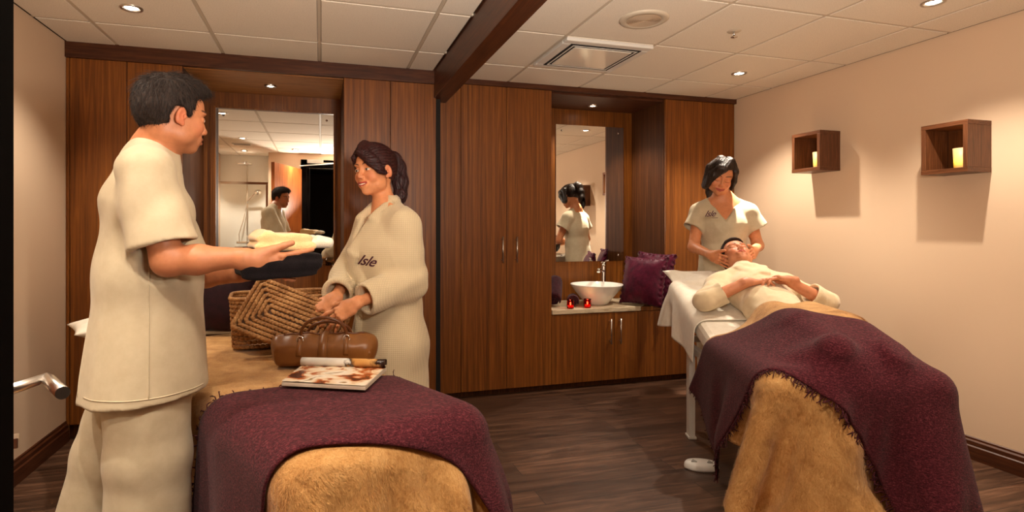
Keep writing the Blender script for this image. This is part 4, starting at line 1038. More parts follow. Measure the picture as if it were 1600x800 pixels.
def strands_mesh(V, N, F, n, length, flow, r=.00045, seed=1, lift=.35, mask=None, seg=4, jit=.25):
    """fine hairs combed over a hair volume"""
    rs = np.random.RandomState(seed); ids = rs.choice(len(V), n*3)
    if mask is not None: ids = ids[mask(V[ids])]
    ids = ids[:n]; n = len(ids); bv = BVHTree.FromPolygons(V.tolist(), F.tolist()); p = V[ids].copy(); nn = N[ids].copy(); P = [p - nn*.001]
    L = length*(.6+.8*rs.rand(n)); jv = rs.randn(n, 3)*jit; lf_ = lift*(.3+1.2*rs.rand(n))
    for k in range(seg):
        d = flow(p) + jv; d = d - nn*(d*nn).sum(1, keepdims=True); d /= np.maximum(np.linalg.norm(d, axis=1, keepdims=True), 1e-6)
        p = p + d*(L/seg)[:, None]; q = p.copy()
        for i in range(n):
            h = bv.find_nearest(p[i].tolist())
            if h[0] is not None: p[i] = h[0]; nn[i] = h[1]
        P.append(p + nn*(lf_*L*((k+1)/seg)**1.5*.5 + .0006)[:, None])
    P = np.stack(P, 1); T = P[:, 1:]-P[:, :-1]; T = np.concatenate([T, T[:, -1:]], 1); T /= np.maximum(np.linalg.norm(T, axis=2, keepdims=True), 1e-9)
    A = np.cross(T, rs.randn(n, 1, 3)); A /= np.maximum(np.linalg.norm(A, axis=2, keepdims=True), 1e-9); B = np.cross(T, A)
    w = r*np.linspace(1.0, .35, seg+1)[None, :, None]; VV = np.stack([P + (A*math.cos(t)+B*math.sin(t))*w for t in (0, 2.094, 4.189)], 2)
    idx = np.arange(n*(seg+1)*3).reshape(n, seg+1, 3); Q = []
    for j in range(seg):
        for t in range(3): Q.append(np.stack([idx[:, j, t], idx[:, j, (t+1) % 3], idx[:, j+1, (t+1) % 3], idx[:, j+1, t]], 1))
    return VV.reshape(-1, 3), np.concatenate(Q)
def hair_obj(f, h, mat, parent, post, lo, hi, strands):
    V, F = f.mesh(lo, hi, h); V = relax(V, F, 1)
    if post is not None: V = post(V, vnormals(V, F))
    N = vnormals(V, F); Vs, Fs, o = [V], [F], len(V)
    for kw in strands: v, g = strands_mesh(V, N, F, **kw); Vs.append(v); Fs.append(g+o); o += len(v)
    return put('hair', npmesh('hair', np.concatenate(Vs), np.concatenate(Fs)), mat, parent)
def noise3(V, s, seed=0):
    r = np.random.RandomState(seed); o = np.zeros(len(V))
    for k in range(5):
        d = unit(r.randn(3)); o += np.sin(V @ d*s*(1+.5*k) + r.rand()*9)/(1+.5*k)
    return o/2.5
def folds(V, N, amp, s, seed=0, stretch=(1, 1, .35), wfn=None):
    n = noise3(V*np.array(stretch), s, seed); n2 = noise3(V*np.array(stretch) + n[:, None]*.02, s*2.1, seed+5)
    a = amp*(-np.abs(n)*1.3+.5 + .4*n2)
    if wfn is not None: a = a*wfn(V)
    return V + N*a[:, None]
# ================================================================ the four people
def person(label, base): return thing('person', label, 'person', base)
def foot(f, ank, fwd, side, sc=1.):
    a, fw, sd = V3(ank), unit(fwd), V3(side); toe = a + fw*.15*sc; toe[2] = .022
    b = a + fw*.05; b[2] = .035; heel = a - fw*.04; heel[2] = .030
    f.ecap(heel, b, sd, (.030, .028), (.034, .032), .02); f.ecap(b, toe, sd, (.036, .030), (.038, .018), .02)
def shoes(name, anks, fwds, mat, parent):
    for a, fw in zip(anks, fwds):
        f = Field(); a = V3(a); fw = unit(fw); sd = V3((-fw[1], fw[0], 0)); h = a-fw*.045; h[2] = .035; m = a+fw*.05; m[2] = .04; t_ = a+fw*.16; t_[2] = .032
        f.ecap(h, m, sd, (.038, .035), (.042, .040), .02); f.ecap(m, t_, sd, (.044, .040), (.045, .026), .02)
        f.cut((0, 0, .003), (0, 0, -1), (-3, -1, -.1), (4, 5, .02))
        fobj('shoe', f, .005, mat, parent)

# ---------------------------------------------------------------- the tall man with the towels
def build_man():
    yaw = 13.; fw = V3((math.cos(math.radians(yaw)), math.sin(math.radians(yaw)), 0)); lf = V3((-fw[1], fw[0], 0)); up = V3((0, 0, 1))
    o = at(235, 330, 1.715); base = Vector((o.x, o.y, 0)); t = person('man in a beige tunic and trousers holding out folded towels, at the left', base)
    H = Fr(at(274, 182, 1.70), rot(yaw+19, 9, 0), .905)
    top = V3(at(236, 262, 1.715)); chest = V3(at(233, 330, 1.715)); waist = V3(at(234, 440, 1.715)); pel = V3(at(232, 545, 1.715)); neck = V3(at(243, 232, 1.712))
    rs = V3(at(231, 272, 1.715)) - lf*.168; ls = V3(at(231, 272, 1.715)) + lf*.168
    re = V3(at(262, 408, 1.555)); rw = V3(at(383, 402, 1.605)); le = V3(at(290, 430, 1.86)); lw = V3(at(375, 428, 1.80))
    f = Field()
    torso(f, pel, waist, chest, top, lf, .93)
    f.ecap(top+up*.0, neck, lf, (.115, .07), (.062, .058), .05); f.ecap(neck, H.P(-.030, 0, -.055), lf, (.058, .060), (.055, .058), .03)
    f.cap(neck-fw*.015-lf*.03-up*.02, rs+lf*.02, .032, .050, .03); f.cap(neck-fw*.015+lf*.03-up*.02, ls-lf*.02, .032, .050, .03)
    head(f, H, True)
    for s_, e_, w_ in ((rs, re, rw), (ls, le, lw)):
        f.cap(s_, e_, .052, .041, .03); m = e_*.62+w_*.38; f.cap(e_, m, .040, .041, .02); f.cap(m, w_, .040, .0265, .02)
    xr = unit(V3((.95, .26, -.16))); pr = V3((-.22, .93, .22)); rw = rw - lf*.012 - up*.010; hand(f, rw+xr*.015, xr, pr, 1, [(.08, .12, .10), (.10, .16, .12), (.14, .22, .18), (.20, .35, .25)], thumb=(.55, -.12, 0), spread=.20, tcurl=.05)
    xl = unit(V3((.93, -.1, .0))); pl = V3((.1, -.25, .95)); hand(f, lw+xl*.01, xl, pl, -1, [(.1, .2, .15)]*4, thumb=(.9, .1, 0), spread=.07)
    hips = [pel-up*.02-lf*.085, pel-up*.02+lf*.085]
    kn = [V3(at(232, 715, 1.64)), V3(at(178, 708, 1.83))]; an = [V3((kn[0][0]-.01, kn[0][1]+.0, .085)), V3((kn[1][0]-.10, kn[1][1]+.02, .085))]
    for h_, k_, a_ in zip(hips, kn, an):
        f.cap(h_, k_, .085, .055, .04); f.cap(k_, a_, .052, .036, .02); foot(f, a_, fw, lf)
    hb = (H.o-.14, H.o+.14)
    def cols(V): return face_colors(V, H, (190, 126, 88), (168, 98, 74), (30, 18, 12), stubble=.38)
    lo, hi = bounds(f)
    fobj('body', f, .0045, M['skin'], t, fine=[(hb[0], hb[1], .002), (*handbox(rw+xr*.015, xr, pr), .0022), (*handbox(lw, xl, pl), .0025)], colors=cols)
    # hair: short, combed forward, tapered at the nape
    f = Field(); P, R = H.P, H.R
    f.ell(P(-.022, 0, .044), (.100, .0805, .084), R, .02); f.ell(P(-.052, 0, .012), (.072, .071, .078), R, .02); f.ell(P(.024, 0, .082), (.066, .060, .045), R, .03)
    for s_ in (-1, 1): f.ell(P(.012, s_*.070, .012), (.015, .0085, .034), R, .01)
    def cutf(x, y, z, C):
        X = [(x-H.o[0]), (y-H.o[1]), (z-H.o[2])]; a, b, c = [X[0]*R[0, i]+X[1]*R[1, i]+X[2]*R[2, i] for i in range(3)]
        fr = (a-(.046+.55*np.maximum(0, c-.055)) + np.maximum(0, np.abs(b)-.035)*.6)*.8
        d1 = np.where(c < .094, fr, C-1)                                                    # keep the forehead clear
        sb = np.minimum((a+.022)*.9, -(c-.012)) if True else 0
        side = np.where((np.abs(b) > .03) & (c < .022), np.minimum(a-.020 - 0*c, .02), -1)  # in front of the ears only a sideburn
        ear = .027 - np.sqrt((a+.012)**2 + ((c+.012)*.85)**2) + 0*b
        nape = -.058 - c + np.maximum(0, a+.055)*.8
        return np.maximum(np.maximum(np.maximum(C, d1), np.maximum(nape, side)), np.where(np.abs(b) > .05, ear, -1))
    f.fn(H.o-.15, H.o+.15, cutf)
    def strands(V, N):
        L = H.L(V); a = .0010*np.sin(L[:, 1]*260 + 3*np.sin(L[:, 2]*60)+L[:, 0]*70) + .0012*noise3(L*np.array((.7, 1, 1)), 120, 3) + .004*np.exp(-((L[:, 0]-.075)/.03)**2-((L[:, 2]-.09)/.03)**2)
        return V + N*a[:, None]
    def flow(p):
        L = H.L(p); d = np.stack([.9*np.ones(len(p)), np.sign(L[:, 1])*.1, -.2-1.6*np.clip((np.abs(L[:, 1])-.035)/.04, 0, 1)-1.2*np.clip((-.06-L[:, 0])/.04, 0, 1)], 1); d[:, 0] -= 1.0*np.clip((-.03-L[:, 0])/.05, 0, 1)
        return d @ H.R.T
    hair_obj(f, .0026, M['hair_brown'], t, strands, H.o-.16, H.o+.16, [dict(n=5200, length=.020, flow=flow, r=.00050, seed=2, lift=.45), dict(n=900, length=.030, flow=flow, r=.00055, seed=5, lift=.9, mask=lambda V: H.L(V)[:, 2] > .075)])
    # tunic
    f = Field(); hem = V3(at(230, 585, 1.715)); hem2 = hem-up*.065
    torso(f, pel, waist, chest, top, lf, .93, .006, k=.03)
    f.ecap(chest, waist+up*.03, lf, (.162, .118), (.174, .136), .02); f.ecap(waist+up*.03, hem2, lf, (.174, .136), (.215, .174), .05)
    f.ecap(top-up*.005, neck-up*.020, lf, (.115, .080), (.070, .066), .04)
    f.cap(neck-fw*.018-lf*.045-up*.016, rs+lf*.015-up*.004, .042, .064, .03); f.cap(neck-fw*.018+lf*.045-up*.016, ls-lf*.015-up*.004, .042, .064, .03)
    f.ecap(neck-fw*.030-up*.050, chest+up*.03-fw*.030, lf, (.10, .055), (.165, .088), .025); f.ecap(chest+up*.03-fw*.030, waist+up*.02-fw*.01, lf, (.165, .088), (.165, .115), .02); f.cap(neck-fw*.02-up*.03, neck-fw*.02-up*.05, .060, .07, .02)
    # standing collar
    f.ecap(neck-up*.02-fw*.004, neck+up*.012-fw*.006, lf, (.068, .068), (.062, .062), .006, flat=True)
    for s_, e_ in ((rs, re), (ls, le)):
        d = unit(e_-s_); cf = s_+(e_-s_)*.83
        f.ecap(s_-up*.004, cf, fw, (.070, .068), (.088, .076), .030, flat=True)
        f.ecap(cf-d*.05, cf+d*.05, fw, (.060, .050), (.084, .072), .004, 's')
    f.cut(hem2+up*.02, -up+fw*.06, hem2-.30, hem2+.30*V3((1, 1, .1))+up*.03)
    f.ecap(hem2-up*.05, hem2+up*.10, lf, (.205, .165), (.18, .14), .004, 's')
    f.ecap(neck-up*.015-fw*.004, neck+up*.06, lf, (.0560, .056), (.0580, .058), .004, 's'); vcut(f, top+fw*.08-up*.05, up, lf, fw, .42, neck+fw*.02)
    # front and side seams
    def post(V, N):
        V = folds(V, N, .0062, 15, 3, (1, 1, .30), lambda V: np.clip((1.52-V[:, 2])/.25, .25, 1.0))
        # pull creases running from the arm pit
        q = V - rs; s_ = q @ unit(V3((-.35, 0, -.9)) ); V = V + N*(.0028*np.sin((q @ unit(V3((.75, 0, -.55))))*55)*np.exp(-((q@up+.10)/.13)**2))[:, None]
        return V
    _, Vt, Ft = fobj('tunic', f, .005, M['uniform'], t, post=post, rlx=1)
    tb = MB()   # stitched side seam, hem and placket as thin welts following the cloth
    bv = BVHTree.FromPolygons(Vt.tolist(), Ft.tolist())
    def welt(mb, pts, n, r=.0016):
        q = []
        for p in pts:
            h = bv.ray_cast(Vector(p)+Vector(n)*.25, -Vector(n), .5)
            if h[0]: q.append(h[0]+Vector(n)*.0004)
        if len(q) > 2: mb.tube(q, r, 6)
    cn = unit(-lf - .0*fw)
    welt(tb, [V3(at(236, 405+k*6.4, 1.715)) for k in range(31)], cn)
    welt(tb, [V3(at(155, 420+k*6.0, 1.715)) for k in range(31)], unit(-lf-fw*.3))
    welt(tb, [V3(at(143+k*6.2, 596+.0*k, 1.715)) for k in range(29)], cn)
    tb.build('seam', M['uniform'], t)
    for k in range(3):
        p = V3(at(300+4*k, 318+26*k, 1.68)); h = bv.ray_cast(Vector(p)+Vector(fw)*.2+Vector(-lf)*.06, -Vector(fw), .5)
        if h[0]: MB().ell(h[0], (.004, .006, .006), 10).build('button', M['chrome'], t)
    # trousers
    f = Field(); f.ecap(pel+up*.08, pel-up*.06, lf, (.150, .115), (.165, .125), .05)
    for h_, k_, a_ in zip(hips, kn, an):
        ab = V3(a_)+up*-.02; f.ecap(h_, k_, lf, (.112, .118), (.098, .110), .04); f.ecap(k_, ab, lf, (.098, .110), (.105, .120), .03)
        f.cut(ab, -up, ab-.2, ab+V3((.2, .2, .03)))
    f.ecap(an[0]-up*.08, an[0]+up*.10, lf, (.095, .105), (.085, .095), .004, 's'); f.ecap(an[1]-up*.08, an[1]+up*.10, lf, (.095, .105), (.085, .095), .004, 's')
    fobj('trousers', f, .006, M['uniform_trousers'], t, post=lambda V, N: folds(V, N, .0085, 13, 8, (1, 1, .28)))
    shoes('shoes', an, [fw, fw], plain('white_shoe', sr(220, 214, 200), .6), t)
    return t, rw, lw, xr
man, m_rw, m_lw, m_x = build_man()

# ---------------------------------------------------------------- the woman in the waffle robe
def ponytail(f, pts, rs):
    for (a, b), (ra, rb) in zip(zip(pts, pts[1:]), zip(rs, rs[1:])): f.cap(a, b, ra, rb, .02)
def build_robed():
    psi = 205.; fw = V3((math.cos(math.radians(psi)), math.sin(math.radians(psi)), 0)); lf = V3((-fw[1], fw[0], 0)); up = V3((0, 0, 1))
    D0 = 2.55; o = at(600, 400, D0); t = person('smiling woman with auburn ponytail in a cream waffle robe behind the basket', Vector((o.x, o.y, 0)))
    H = Fr(at(585, 267, D0), rot(220, 4, 4), .985)
    neck = V3(at(602, 322, D0+.02)); top = V3(at(603, 348, D0+.02)); chest = V3(at(600, 392, D0)); waist = V3(at(606, 470, D0+.02)); pel = V3(at(610, 535, D0+.02))
    ls = V3(at(604, 352, D0+.02))+lf*.150; rs = V3(at(604, 352, D0+.02))-lf*.150
    le = V3(at(640, 440, 2.46)); lw = V3(at(556, 474, 2.27)); re = V3(at(545, 430, 2.62)); rw = V3(at(523, 466, 2.36))
    f = Field(); torso(f, pel, waist, chest, top, lf, .93, 0, False)
    f.ecap(top, neck, lf, (.09, .055), (.050, .047), .05); f.ecap(neck, H.P(-.028, 0, -.055), lf, (.046, .047), (.044, .046), .03)
    f.cap(neck+lf*.02, ls, .034, .045, .04); f.cap(neck-lf*.02, rs, .034, .045, .04)
    head(f, H, False, 'smile', nose=.86, cheek=1.05, jaw=.97)
    for s_, e_, w_ in ((rs, re, rw), (ls, le, lw)): f.cap(s_, e_, .042, .034, .03); f.cap(e_, w_, .034, .0215, .02)
    T1 = V3(at(512, 503, 2.26)); xl = unit(T1-lw); pl = V3((-.10, .75, -.75)); hand(f, lw+xl*.008, xl, pl, -1, [(.05, .22, .2), (.12, .25, .2), (.2, .3, .2), (.28, .3, .2)], thumb=(.75, .25, 0), spread=.17, sc=.92)
    T2 = V3(at(490, 480, 2.34)); xr = unit(T2-rw); pr = V3((.0, .55, -.8)); hand(f, rw+xr*.0, xr, pr, 1, [(.25, .35, .3)]*4, thumb=(.7, .2, 0), spread=.08, sc=.92)
    hips = [pel-up*.02-lf*.08, pel-up*.02+lf*.08]; an = []
    for s_ in (-1, 1):
        h_ = pel-up*.02+lf*.08*s_; k_ = h_ + V3((0, 0, 0)); k_[2] = .43; a_ = k_.copy(); a_[2] = .08; an.append(a_); f.cap(h_, k_, .078, .050, .04); f.cap(k_, a_, .048, .032, .02); foot(f, a_, fw, lf, .9)
    global EYE_SHIFT
    EYE_SHIFT = 0.0
    def cols(V): return face_colors(V, H, (224, 154, 108), (182, 74, 64), (40, 20, 16), teeth=True, blush=.4, male=False)
    fobj('body', f, .0045, M['skin'], t, fine=[(H.o-.13, H.o+.13, .0019), (*handbox(lw, xl, pl), .0021), (*handbox(rw, xr, pr), .0023)], colors=cols)
    # hair: smooth to a high ponytail, long side fringe
    f = Field(); P, R = H.P, H.R
    f.ell(P(-.022, 0, .040), (.101, .082, .086), R, .02); f.ell(P(-.050, 0, .008), (.072, .072, .070), R, .02); f.ell(P(.02, 0, .082), (.068, .060, .044), R, .03)
    def cutf(x, y, z, C):
        X = [(x-H.o[0])/H.sc, (y-H.o[1])/H.sc, (z-H.o[2])/H.sc]; a, b, c = [X[0]*R[0, i]+X[1]*R[1, i]+X[2]*R[2, i] for i in range(3)]
        fr = np.where(c < .078, a-.050-.55*np.maximum(0, c-.03)-.5*np.maximum(0, b)+.25*np.maximum(0, -b-.03), -1)
        side = np.where(c < .0, a+.012+.25*c, -1); ear = np.where(np.abs(b) > .055, .016-np.sqrt((a+.006)**2+(c+.014)**2), -1)
        nape = -.052-c+np.maximum(0, a+.045)
        return np.maximum(np.maximum(np.maximum(C, fr), np.maximum(side, nape)), ear)
    f.fn(H.o-.15, H.o+.15, cutf)
    # fringe swept over the temple
    for j in range(9):
        s0 = j/8; a = P(.045-.02*s0, -.012-.006*s0, .118); b = P(.096-.014*s0, .014+.020*s0, .080-.006*s0); c = P(.090-.030*s0, .048+.024*s0, .038-.004*s0); d = P(.062-.046*s0, .078+.006*s0, -.008-.014*s0)
        f.cap(a, b, .015, .013, .014); f.cap(b, c, .013, .012, .014); f.cap(c, d, .012, .006, .010)
    for j in range(3): f.cap(P(.050, -.012-.008*j, .114), P(.076-.014*j, -.056-.006*j, .066), .012, .009, .01); f.cap(P(.076-.014*j, -.056-.006*j, .066), P(.036, -.080, .010), .009, .005, .008)
    tie = P(-.108, 0, .062)
    f.cap(P(-.085, 0, .052), tie, .030, .022, .02)
    ponytail(f, [tie, P(-.150, .002, .062), P(-.176, .004, .020), P(-.180, .006, -.050), P(-.166, .010, -.120), P(-.150, .012, -.165)], [.024, .030, .034, .034, .026, .008])
    def strands(V, N):
        L = H.L(V); bk = L[:, 0] < -.10
        ph = np.where(bk, L[:, 1]*420+L[:, 0]*260, np.arctan2(L[:, 2]-.05, L[:, 1])*34+L[:, 0]*30); a = .0013*np.sin(ph+2*noise3(L, 30, 2)) + .0010*np.sin(ph*2.7+1)
        return V + N*a[:, None]
    def flow(p):
        L = H.L(p); tl = np.array((-.105, 0, .062)); d = tl-L; d /= np.linalg.norm(d, axis=1, keepdims=True); tail = (L[:, 0] < -.115)[:, None]; fr = ((L[:, 0] > .035) & (L[:, 2] < .112))[:, None]
        d = np.where(tail, np.stack([-.3*np.clip((L[:, 2]-.02)/.05, 0, 1)+.15, 0*L[:, 0], -1+0*L[:, 0]], 1), d); d = np.where(fr, np.stack([-.35+0*L[:, 0], .75*np.sign(L[:, 1]+.02), -.7+0*L[:, 0]], 1), d); return d @ H.R.T
    hair_obj(f, .0026, M['hair_auburn'], t, strands, H.o-.26, H.o+.18, [dict(n=5000, length=.035, flow=flow, r=.00050, seed=2, lift=.06, jit=.06), dict(n=500, length=.06, flow=flow, r=.0005, seed=4, lift=.25, jit=.15, mask=lambda V: H.L(V)[:, 0] < -.12)])
    MB().lathe([(.020, -.008), (.027, -.004), (.027, .006), (.020, .010)], (0, 0, 0), 20, mat=Matrix.Translation(Vector(tie)) @ Vector(R @ V3((-1, 0, .15))).to_track_quat('Z', 'Y').to_matrix().to_4x4()).build('hair_tie', M['hair_dark'], t)
    # robe
    f = Field(); hem = pel.copy(); hem[2] = .26
    torso(f, pel, waist, chest, top, lf, .93, .032, False); f.ecap(chest, waist+up*.02, lf, (.172, .140), (.150, .125), .05)
    f.ecap(waist-up*.03, pel, lf, (.150, .128), (.190, .155), .05); f.ecap(pel, hem, lf, (.190, .155), (.205, .175), .04)
    f.ecap(top, neck-up*.01, lf, (.11, .078), (.070, .062), .04)
    f.cap(neck+lf*.03-up*.01, ls-up*.004, .045, .066, .04); f.cap(neck-lf*.03-up*.01, rs-up*.004, .045, .066, .04)
    for s_, e_, w_ in ((rs, re, rw), (ls, le, lw)):
        cf = e_+(w_-e_)*.84; d = unit(w_-e_)
        f.ecap(s_, e_, up, (.070, .070), (.074, .078), .035); f.ecap(e_, cf-d*.06, up, (.078, .076), (.064, .060), .03)
        f.ecap(cf-d*.075, cf, up, (.070, .066), (.068, .065), .006, flat=True)           # turned-back cuff
        f.ecap(cf-d*.05, cf+d*.05, up, (.048, .044), (.062, .058), .004, 's')
    # shawl collar: open V, two broad soft bands crossing in front, and the wrap edge below
    vcut(f, chest+fw*.05+up*.01, up, lf, fw, .42, neck+fw*.012)
    f.ell(neck+fw*.03+up*.02, (.040, .040, .05), None, .012, 's')
    for s_ in (1, -1):
        A = neck-fw*.056+up*.020; B = neck+lf*.058*s_+up*.016-fw*.012; C_ = top+fw*.094+lf*.060*s_+up*.004; D_ = chest+fw*(.158+.006*s_)+lf*.014*s_-up*.006; E_ = waist+fw*(.150+.006*s_)-lf*.050*s_+up*.03
        f.cap(A, B, .019, .019, .012); f.cap(B, C_, .020, .020, .012)
        pts = (A, B, C_, D_, E_); ws = (.026, .028, .034, .034, .028)
        for i in range(4):
            ax_ = unit(pts[i+1]-pts[i]); out = unit((pts[i]+pts[i+1])/2 - (neck*.5+chest*.5) - up*((pts[i]+pts[i+1])/2-(neck+chest)/2)[2]); sd_ = np.cross(ax_, out)
            f.ecap(pts[i], pts[i+1], sd_, (ws[i], .016), (ws[i+1], .016), .005 if i > 1 else .016)
    f.ecap(waist-up*.012, waist+up*.020, lf, (.156, .136), (.156, .136), .006)               # belt
    f.cap(waist+fw*.140-lf*.01, waist+fw*.150-up*.02, .020, .016, .01); f.cap(waist+fw*.148-up*.02, waist+fw*.175-up*.24+lf*.03, .012, .016, .01); f.cap(waist+fw*.148-up*.02, waist+fw*.17-up*.20-lf*.03, .012, .016, .01)
    f.cap(waist+fw*.13+up*-.05, hem+fw*.17+up*.02, .018, .022, .015)                       # overlapping front edge
    f.cut(hem, -up, hem-.3, hem+V3((.3, .3, .05))); f.ecap(hem-up*.05, hem+up*.06, lf, (.190, .160), (.18, .15), .004, 's')
    def post(V, N):
        V = folds(V, N, .0105, 14, 11, (1, 1, .45))
        for e_, s2 in ((le, ls), (re, rs)):
            q = V-e_; g = np.exp(-(q**2).sum(1)/.11**2); V = V+N*(g*.006*np.sin((q@up)*62+(q@fw)*25))[:, None]
        return V
    _, Vr, Fr_ = fobj('robe', f, .0048, M['robe'], t, post=post)
    c = V3(at(571, 406, 2.3)); vd = unit(c-V3((0, 0, EYE))); xd = unit(np.cross(vd, up)); xd = unit(xd - up*.18); ud = unit(np.cross(xd, vd)*1.0)
    text_on('embroidery', 'Isle', Vr, Fr_, V3(at(571, 415, 2.3)), xd, np.cross(-vd, xd), .062, M['embroidery'], t, shear=.5)
    return t
robed = build_robed()

# ---------------------------------------------------------------- the therapist
def build_therapist():
    psi = 238.; fw = V3((math.cos(math.radians(psi)), math.sin(math.radians(psi)), 0)); lf = V3((-fw[1], fw[0], 0)); up = V3((0, 0, 1))
    D0 = 3.75; o = at(1130, 400, D0); t = person('therapist with dark hair in a beige tunic massaging the head of the lying client', Vector((o.x, o.y, 0)))
    H = Fr(at(1126, 276, D0-.05), rot(240, 24, -11), 1.0)
    neck = V3(at(1130, 308, D0+.01)); top = V3(at(1130, 330, D0+.01)); chest = V3(at(1130, 352, D0)); waist = V3(at(1131, 402, D0+.02)); pel = V3(at(1131, 446, D0+.05))
    ls = V3(at(1130, 331, D0))+lf*.152; rs = V3(at(1130, 331, D0))-lf*.152
    re = V3(at(1084, 386, 3.72)); rw = V3(at(1112, 399, 3.50)); le = V3(at(1184, 384, 3.70)); lw = V3(at(1178, 393, 3.50))
    f = Field(); torso(f, pel, waist, chest, top, lf, .96, 0, False); f.ecap(top, neck, lf, (.09, .055), (.050, .047), .05); f.ecap(neck, H.P(-.028, 0, -.055), lf, (.046, .047), (.044, .046), .03)
    f.cap(neck+lf*.02, ls, .034, .045, .04); f.cap(neck-lf*.02, rs, .034, .045, .04); head(f, H, False, 'soft', lids='closed', nose=.84, jaw=.96)
    for s_, e_, w_ in ((rs, re, rw), (ls, le, lw)): f.cap(s_, e_, .042, .035, .03); f.cap(e_, w_, .036, .023, .02)
    hx = V3(at(1151, 400, 3.44)); T1 = V3(at(1133, 409, 3.38)); xr = unit(T1-rw); pr = unit(V3((.75, -.5, -.3))); pr = unit(pr-xr*pr.dot(xr))
    hand(f, rw, xr, pr, 1, [(.1, .25, .2), (.1, .25, .2), (.15, .3, .2), (.2, .3, .2)], thumb=(.55, -.15, 0), spread=.06, sc=.92)
    T2 = V3(at(1171, 402, 3.36)); xl = unit(T2-lw); pl = unit(V3((-.9, .1, -.3))); pl = unit(pl-xl*pl.dot(xl))
    hand(f, lw, xl, pl, -1, [(.1, .25, .2), (.1, .25, .2), (.15, .3, .2), (.2, .3, .2)], thumb=(.55, -.15, 0), spread=.06, sc=.92)
    an = []
    for s_ in (-1, 1):
        h_ = pel-up*.02+lf*.08*s_; k_ = h_.copy(); k_[2] = .45; a_ = k_.copy(); a_[2] = .08; an.append(a_); f.cap(h_, k_, .078, .050, .04); f.cap(k_, a_, .048, .034, .02); foot(f, a_, fw, lf, .9)
    def cols(V): return face_colors(V, H, (208, 138, 94), (184, 92, 76), (30, 18, 14), lids='closed', male=False, smile=True)
    fobj('body', f, .0048, M['skin'], t, fine=[(H.o-.13, H.o+.13, .0020), (*handbox(rw, xr, pr), .0023), (*handbox(lw, xl, pl), .0023)], colors=cols)
    f = Field(); P, R = H.P, H.R
    f.ell(P(-.022, 0, .040), (.104, .084, .087), R, .02); f.ell(P(-.050, 0, .008), (.074, .074, .070), R, .02); f.ell(P(.02, 0, .082), (.068, .062, .044), R, .03)
    def cutf(x, y, z, C):
        X = [(x-H.o[0])/H.sc, (y-H.o[1])/H.sc, (z-H.o[2])/H.sc]; a, b, c = [X[0]*R[0, i]+X[1]*R[1, i]+X[2]*R[2, i] for i in range(3)]
        fr = np.where(c < .078, a-.040-.35*np.maximum(0, c-.03)+.25*np.maximum(0, np.abs(b)-.03), -1)
        side = np.where(c < -.01, a+.010+.25*c, -1); nape = -.055-c+np.maximum(0, a+.045)
        return np.maximum(np.maximum(C, fr), np.maximum(side, nape))
    f.fn(H.o-.15, H.o+.15, cutf)
    # parted on her left, swept over her right brow into a smooth sheet of hair down both sides of the face
    for j in range(10):
        s0 = j/9; a = P(.030-.03*s0, .028-.01*s0, .120); b = P(.094-.012*s0, -.008-.030*s0, .082-.004*s0); c = P(.082-.034*s0, -.056-.018*s0, .022-.004*s0); d = P(.050-.044*s0, -.078-.006*s0, -.062-.022*s0)
        f.cap(a, b, .014, .014, .018); f.cap(b, c, .014, .014, .018); f.cap(c, d, .014, .009, .016)
    f.cap(P(-.01, -.080, .05), P(-.002, -.090, -.075), .026, .012, .02)
    for j in range(5):
        s0 = j/4; f.cap(P(.030, .032, .118), P(.060-.04*s0, .070, .062), .014, .013, .016); f.cap(P(.060-.04*s0, .070, .062), P(.040-.04*s0, .086, -.01), .013, .010, .014); f.cap(P(.040-.04*s0, .086, -.01), P(.030-.03*s0, .084, -.070), .010, .005, .012)
    tie = P(-.100, 0, .075); f.cap(P(-.08, 0, .058), tie, .030, .022, .02)
    ponytail(f, [tie, P(-.140, .0, .078), P(-.168, .0, .040), P(-.172, -.004, -.03), P(-.166, -.01, -.10), P(-.162, -.012, -.17), P(-.150, -.012, -.23)], [.022, .028, .030, .030, .028, .022, .008])
    def strands(V, N):
        L = H.L(V); ph = np.where(L[:, 0] < -.10, L[:, 1]*420+L[:, 0]*260, L[:, 1]*330+L[:, 0]*120); return V + N*((.0005*np.sin(ph+2*noise3(L, 30, 2)))[:, None])
    def flow(p):
        L = H.L(p); tl = np.array((-.10, 0, .075)); d = tl-L; d /= np.linalg.norm(d, axis=1, keepdims=True); tail = (L[:, 0] < -.115)[:, None]; fr = ((L[:, 0] > .02))[:, None]
        d = np.where(tail, np.stack([.15+0*L[:, 0], 0*L[:, 0], -1+0*L[:, 0]], 1), d); d = np.where(fr, np.stack([-.1+0*L[:, 0], .5*np.sign(L[:, 1]-.03)*(L[:, 2] > .03), -.9+0*L[:, 0]], 1), d); return d @ H.R.T
    hair_obj(f, .0028, M['hair_dark'], t, strands, H.o-.32, H.o+.20, [dict(n=3500, length=.035, flow=flow, r=.0006, seed=2, lift=.06, jit=.06)])
    MB().lathe([(.020, -.008), (.026, -.004), (.026, .006), (.020, .010)], (0, 0, 0), 20, mat=Matrix.Translation(Vector(tie)) @ Vector(R @ V3((-1, 0, .15))).to_track_quat('Z', 'Y').to_matrix().to_4x4()).build('hair_tie', M['black_terry'], t)
    f = Field(); hem = pel-up*.16; torso(f, pel, waist, chest, top, lf, .96, .018, False); f.ecap(waist, hem, lf, (.142, .112), (.192, .150), .05)
    f.cap(neck+lf*.05-up*.012, ls, .030, .060, .03); f.cap(neck-lf*.05-up*.012, rs, .030, .060, .03)
    for s_, e_, sg in ((rs, re, -1), (ls, le, 1)):
        d = unit(e_-s_+lf*sg*.06); cf = s_+d*.125; f.ecap(s_-up*.006, cf, fw, (.060, .056), (.070, .066), .03, flat=True); f.ecap(cf-d*.035, cf+d*.05, fw, (.048, .046), (.066, .062), .004, 's')
